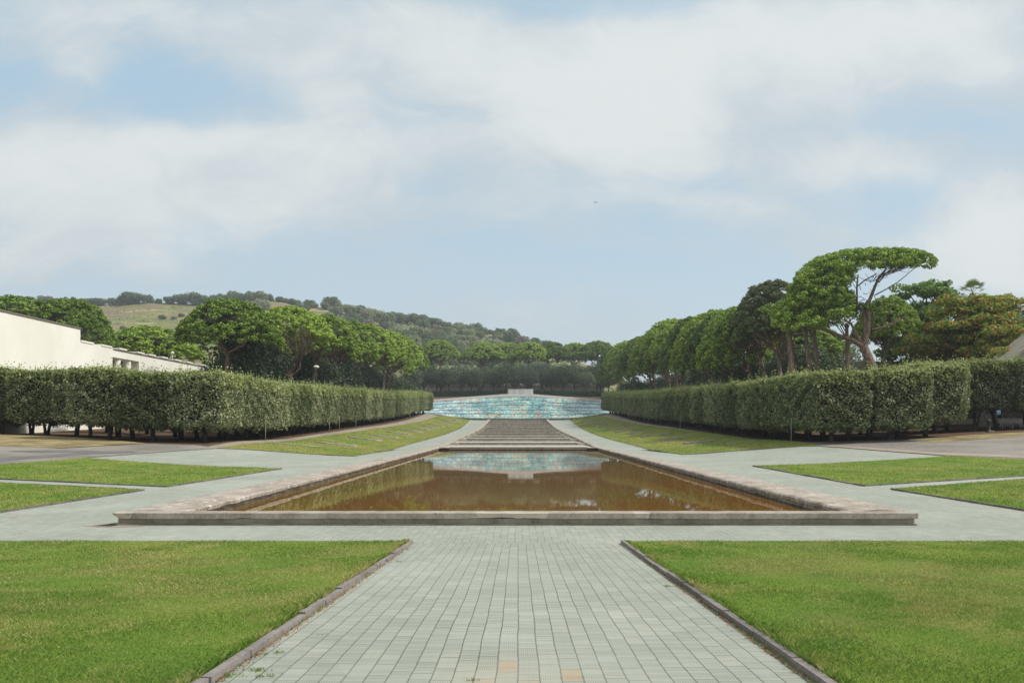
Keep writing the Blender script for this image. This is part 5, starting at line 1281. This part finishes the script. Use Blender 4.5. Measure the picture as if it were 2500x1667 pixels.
d = t.bsdf(col, .55, None, .3); tr_ = t.n('ShaderNodeBsdfTranslucent'); t.link(col, tr_.inputs[0]); mx = t.n('ShaderNodeMixShader'); mx.inputs[0].default_value = .35
t.t.links.new(d.outputs[0], mx.inputs[1]); t.t.links.new(tr_.outputs[0], mx.inputs[2]); t.out(mx)
def blades(P, h, wd):
    n = len(P); a = rng.uniform(0, 6.2832, n); dx_, dy_ = np.cos(a), np.sin(a)
    hh = h * rng.uniform(.5, 1.25, n) * (1 + .35 * np.sin(P[:, 0] * 1.9 + np.sin(P[:, 1] * 1.3)) * np.sin(P[:, 1] * 1.7)); ww = wd * rng.uniform(.6, 1.4, n)
    ln_ = rng.uniform(.25, 1.1, n) * hh; b2 = rng.uniform(0, 6.2832, n)
    V = np.empty((n, 4, 3)); V[:, 0] = P - np.stack([dx_ * ww, dy_ * ww, 0 * ww], 1); V[:, 1] = P + np.stack([dx_ * ww, dy_ * ww, 0 * ww], 1)
    m_ = P + np.stack([np.cos(b2) * ln_ * .35, np.sin(b2) * ln_ * .35, hh * .6], 1); V[:, 2] = m_ + np.stack([dx_ * ww, dy_ * ww, 0 * ww], 1) * .7
    V[:, 3] = P + np.stack([np.cos(b2) * ln_, np.sin(b2) * ln_, hh], 1)
    return V.reshape(-1, 3), np.arange(4 * n).reshape(n, 4)
def sow(x0, x1, y0, y1, n, h, wd, poly=None, off=.045):
    P = np.stack([rng.uniform(x0, x1, n), rng.uniform(y0, y1, n), np.zeros(n)], 1)
    P = P[np.abs(P[:, 0]) < P[:, 1] * .80 + 2.5]
    if poly is not None: P = P[inpoly(P, poly)]
    P[:, 2] = gz(P[:, 0], P[:, 1]) + off
    return blades(P, h, wd)
for s in (-1, 1):
    xe = (PXL - .078) if s < 0 else (PXR + .078); lo, hi = (xe - 13, xe) if s < 0 else (xe, xe + 13)
    parts = []
    for (ya, yb, dn, h, wd) in ((4.2, 6.5, 6000, .026, .0022), (6.5, 9.5, 3400, .027, .003), (9.5, 13, 1900, .028, .004), (13, 16.12, 1300, .030, .0055)):
        parts.append(sow(lo, hi, ya, yb, int(13 * (yb - ya) * dn), h, wd))
    xa_ = 260
    parts.append(sow(xe - .06 if s < 0 else xe, xe if s < 0 else xe + .06, 4.2, 16, 4200, .07, .003))
    V, Fc = join(parts); tag(link('grass', mesh('grass', V, Fc, m_gr)), f'mown green grass with yellow patches in the near lawn {"left" if s < 0 else "right"} of the path', 'grass', kind='stuff')
for k, (poly, h, dn, lab) in enumerate(((L1, .05, 260, 'small lawn nearest the pool corner on the left'), (R1, .05, 260, 'small lawn nearest the pool corner on the right'), (L2, .055, 130, 'pointed lawn in the court left of the pool'), (R2, .055, 130, 'pointed lawn in the court right of the pool'), (SL, .07, 34, 'sloping lawn left of the cascade'), (SR, .07, 34, 'sloping lawn right of the cascade'))):
    xs_ = [q[0] for q in poly]; ys_ = [q[1] for q in poly]; ar = (max(xs_) - min(xs_)) * (max(ys_) - min(ys_))
    pr = sow(min(xs_), max(xs_), min(ys_), max(ys_), min(int(ar * dn), 260000), h, .010 if dn > 100 else .022, poly)
    tag(link('grass', mesh('grass', *pr, m_gr)), 'short grass of the ' + lab, 'grass', kind='stuff')
# weeds in the joints of the path and along the kerbs, leaves blown against them
wp = []
for (px, py, n, sp) in [(632, 1641, 60, .07), (683, 1596, 30, .05), (974, 1371, 30, .06), (1630, 1432, 40, .08), (560, 1655, 70, .12), (640, 1600, 40, .08), (780, 1552, 12, .05), (1152, 1661, 25, .04), (650, 1655, 40, .08)]:
    q = G(px, py); P = np.stack([rng.normal(q[0], sp * .55, n), rng.normal(q[1], sp * .3, n), np.zeros(n)], 1); P[:, 2] = gz(P[:, 0], P[:, 1]); wp.append(blades(P, .022, .003))
for xk, sg_ in ((PXL, 1), (PXR, -1)):
    n = 500; P = np.stack([xk + sg_ * np.abs(rng.normal(0, .02, n)), 4.5 + rng.beta(1, 2.2, n) * 11, np.zeros(n)], 1); P[:, 2] = gz(P[:, 0], P[:, 1]); wp.append(blades(P, .03, .003))
V, Fc = join(wp); tag(link('weeds', mesh('weeds', V, Fc, m_gr)), 'small weeds growing in the joints of the paved path', 'weeds', kind='stuff')
n = 1500; xk = np.where(rng.random(n) < .5, PXL + .01, PXR - .01); sg_ = np.where(xk < 0, 1, -1)
P = np.stack([xk + sg_ * np.abs(rng.normal(0, .035, n)), 4.3 + rng.beta(1, 1.5, n) * 11.5, np.zeros(n)], 1); P[:, 2] = gz(P[:, 0], P[:, 1]) + .012
V, Fc = leaves(P, np.tile([0, 0, 1.0], (n, 1)), .013, .4, 2.4); tag(link('litter', mesh('litter', V, Fc, m_needle)), 'reddish dry leaf litter gathered along the path kerbs', 'leaf litter', kind='stuff')

# ------------------------------------------------------------------ air
hb = MB(); hb.box(-1600, 1600, -80, 1300, -3, 190)
m_hz = bpy.data.materials.new('thin_haze'); m_hz.use_nodes = True; nt = m_hz.node_tree; nt.nodes.clear()
pv = nt.nodes.new('ShaderNodeVolumePrincipled'); ou = nt.nodes.new('ShaderNodeOutputMaterial'); nt.links.new(pv.outputs[0], ou.inputs['Volume'])
pv.inputs['Color'].default_value = (.86, .92, 1, 1); pv.inputs['Density'].default_value = .00026; pv.inputs['Anisotropy'].default_value = .2
tag(hb.ob('haze', m_hz), 'thin pale haze hanging between the court and the hill', 'haze', kind='stuff')
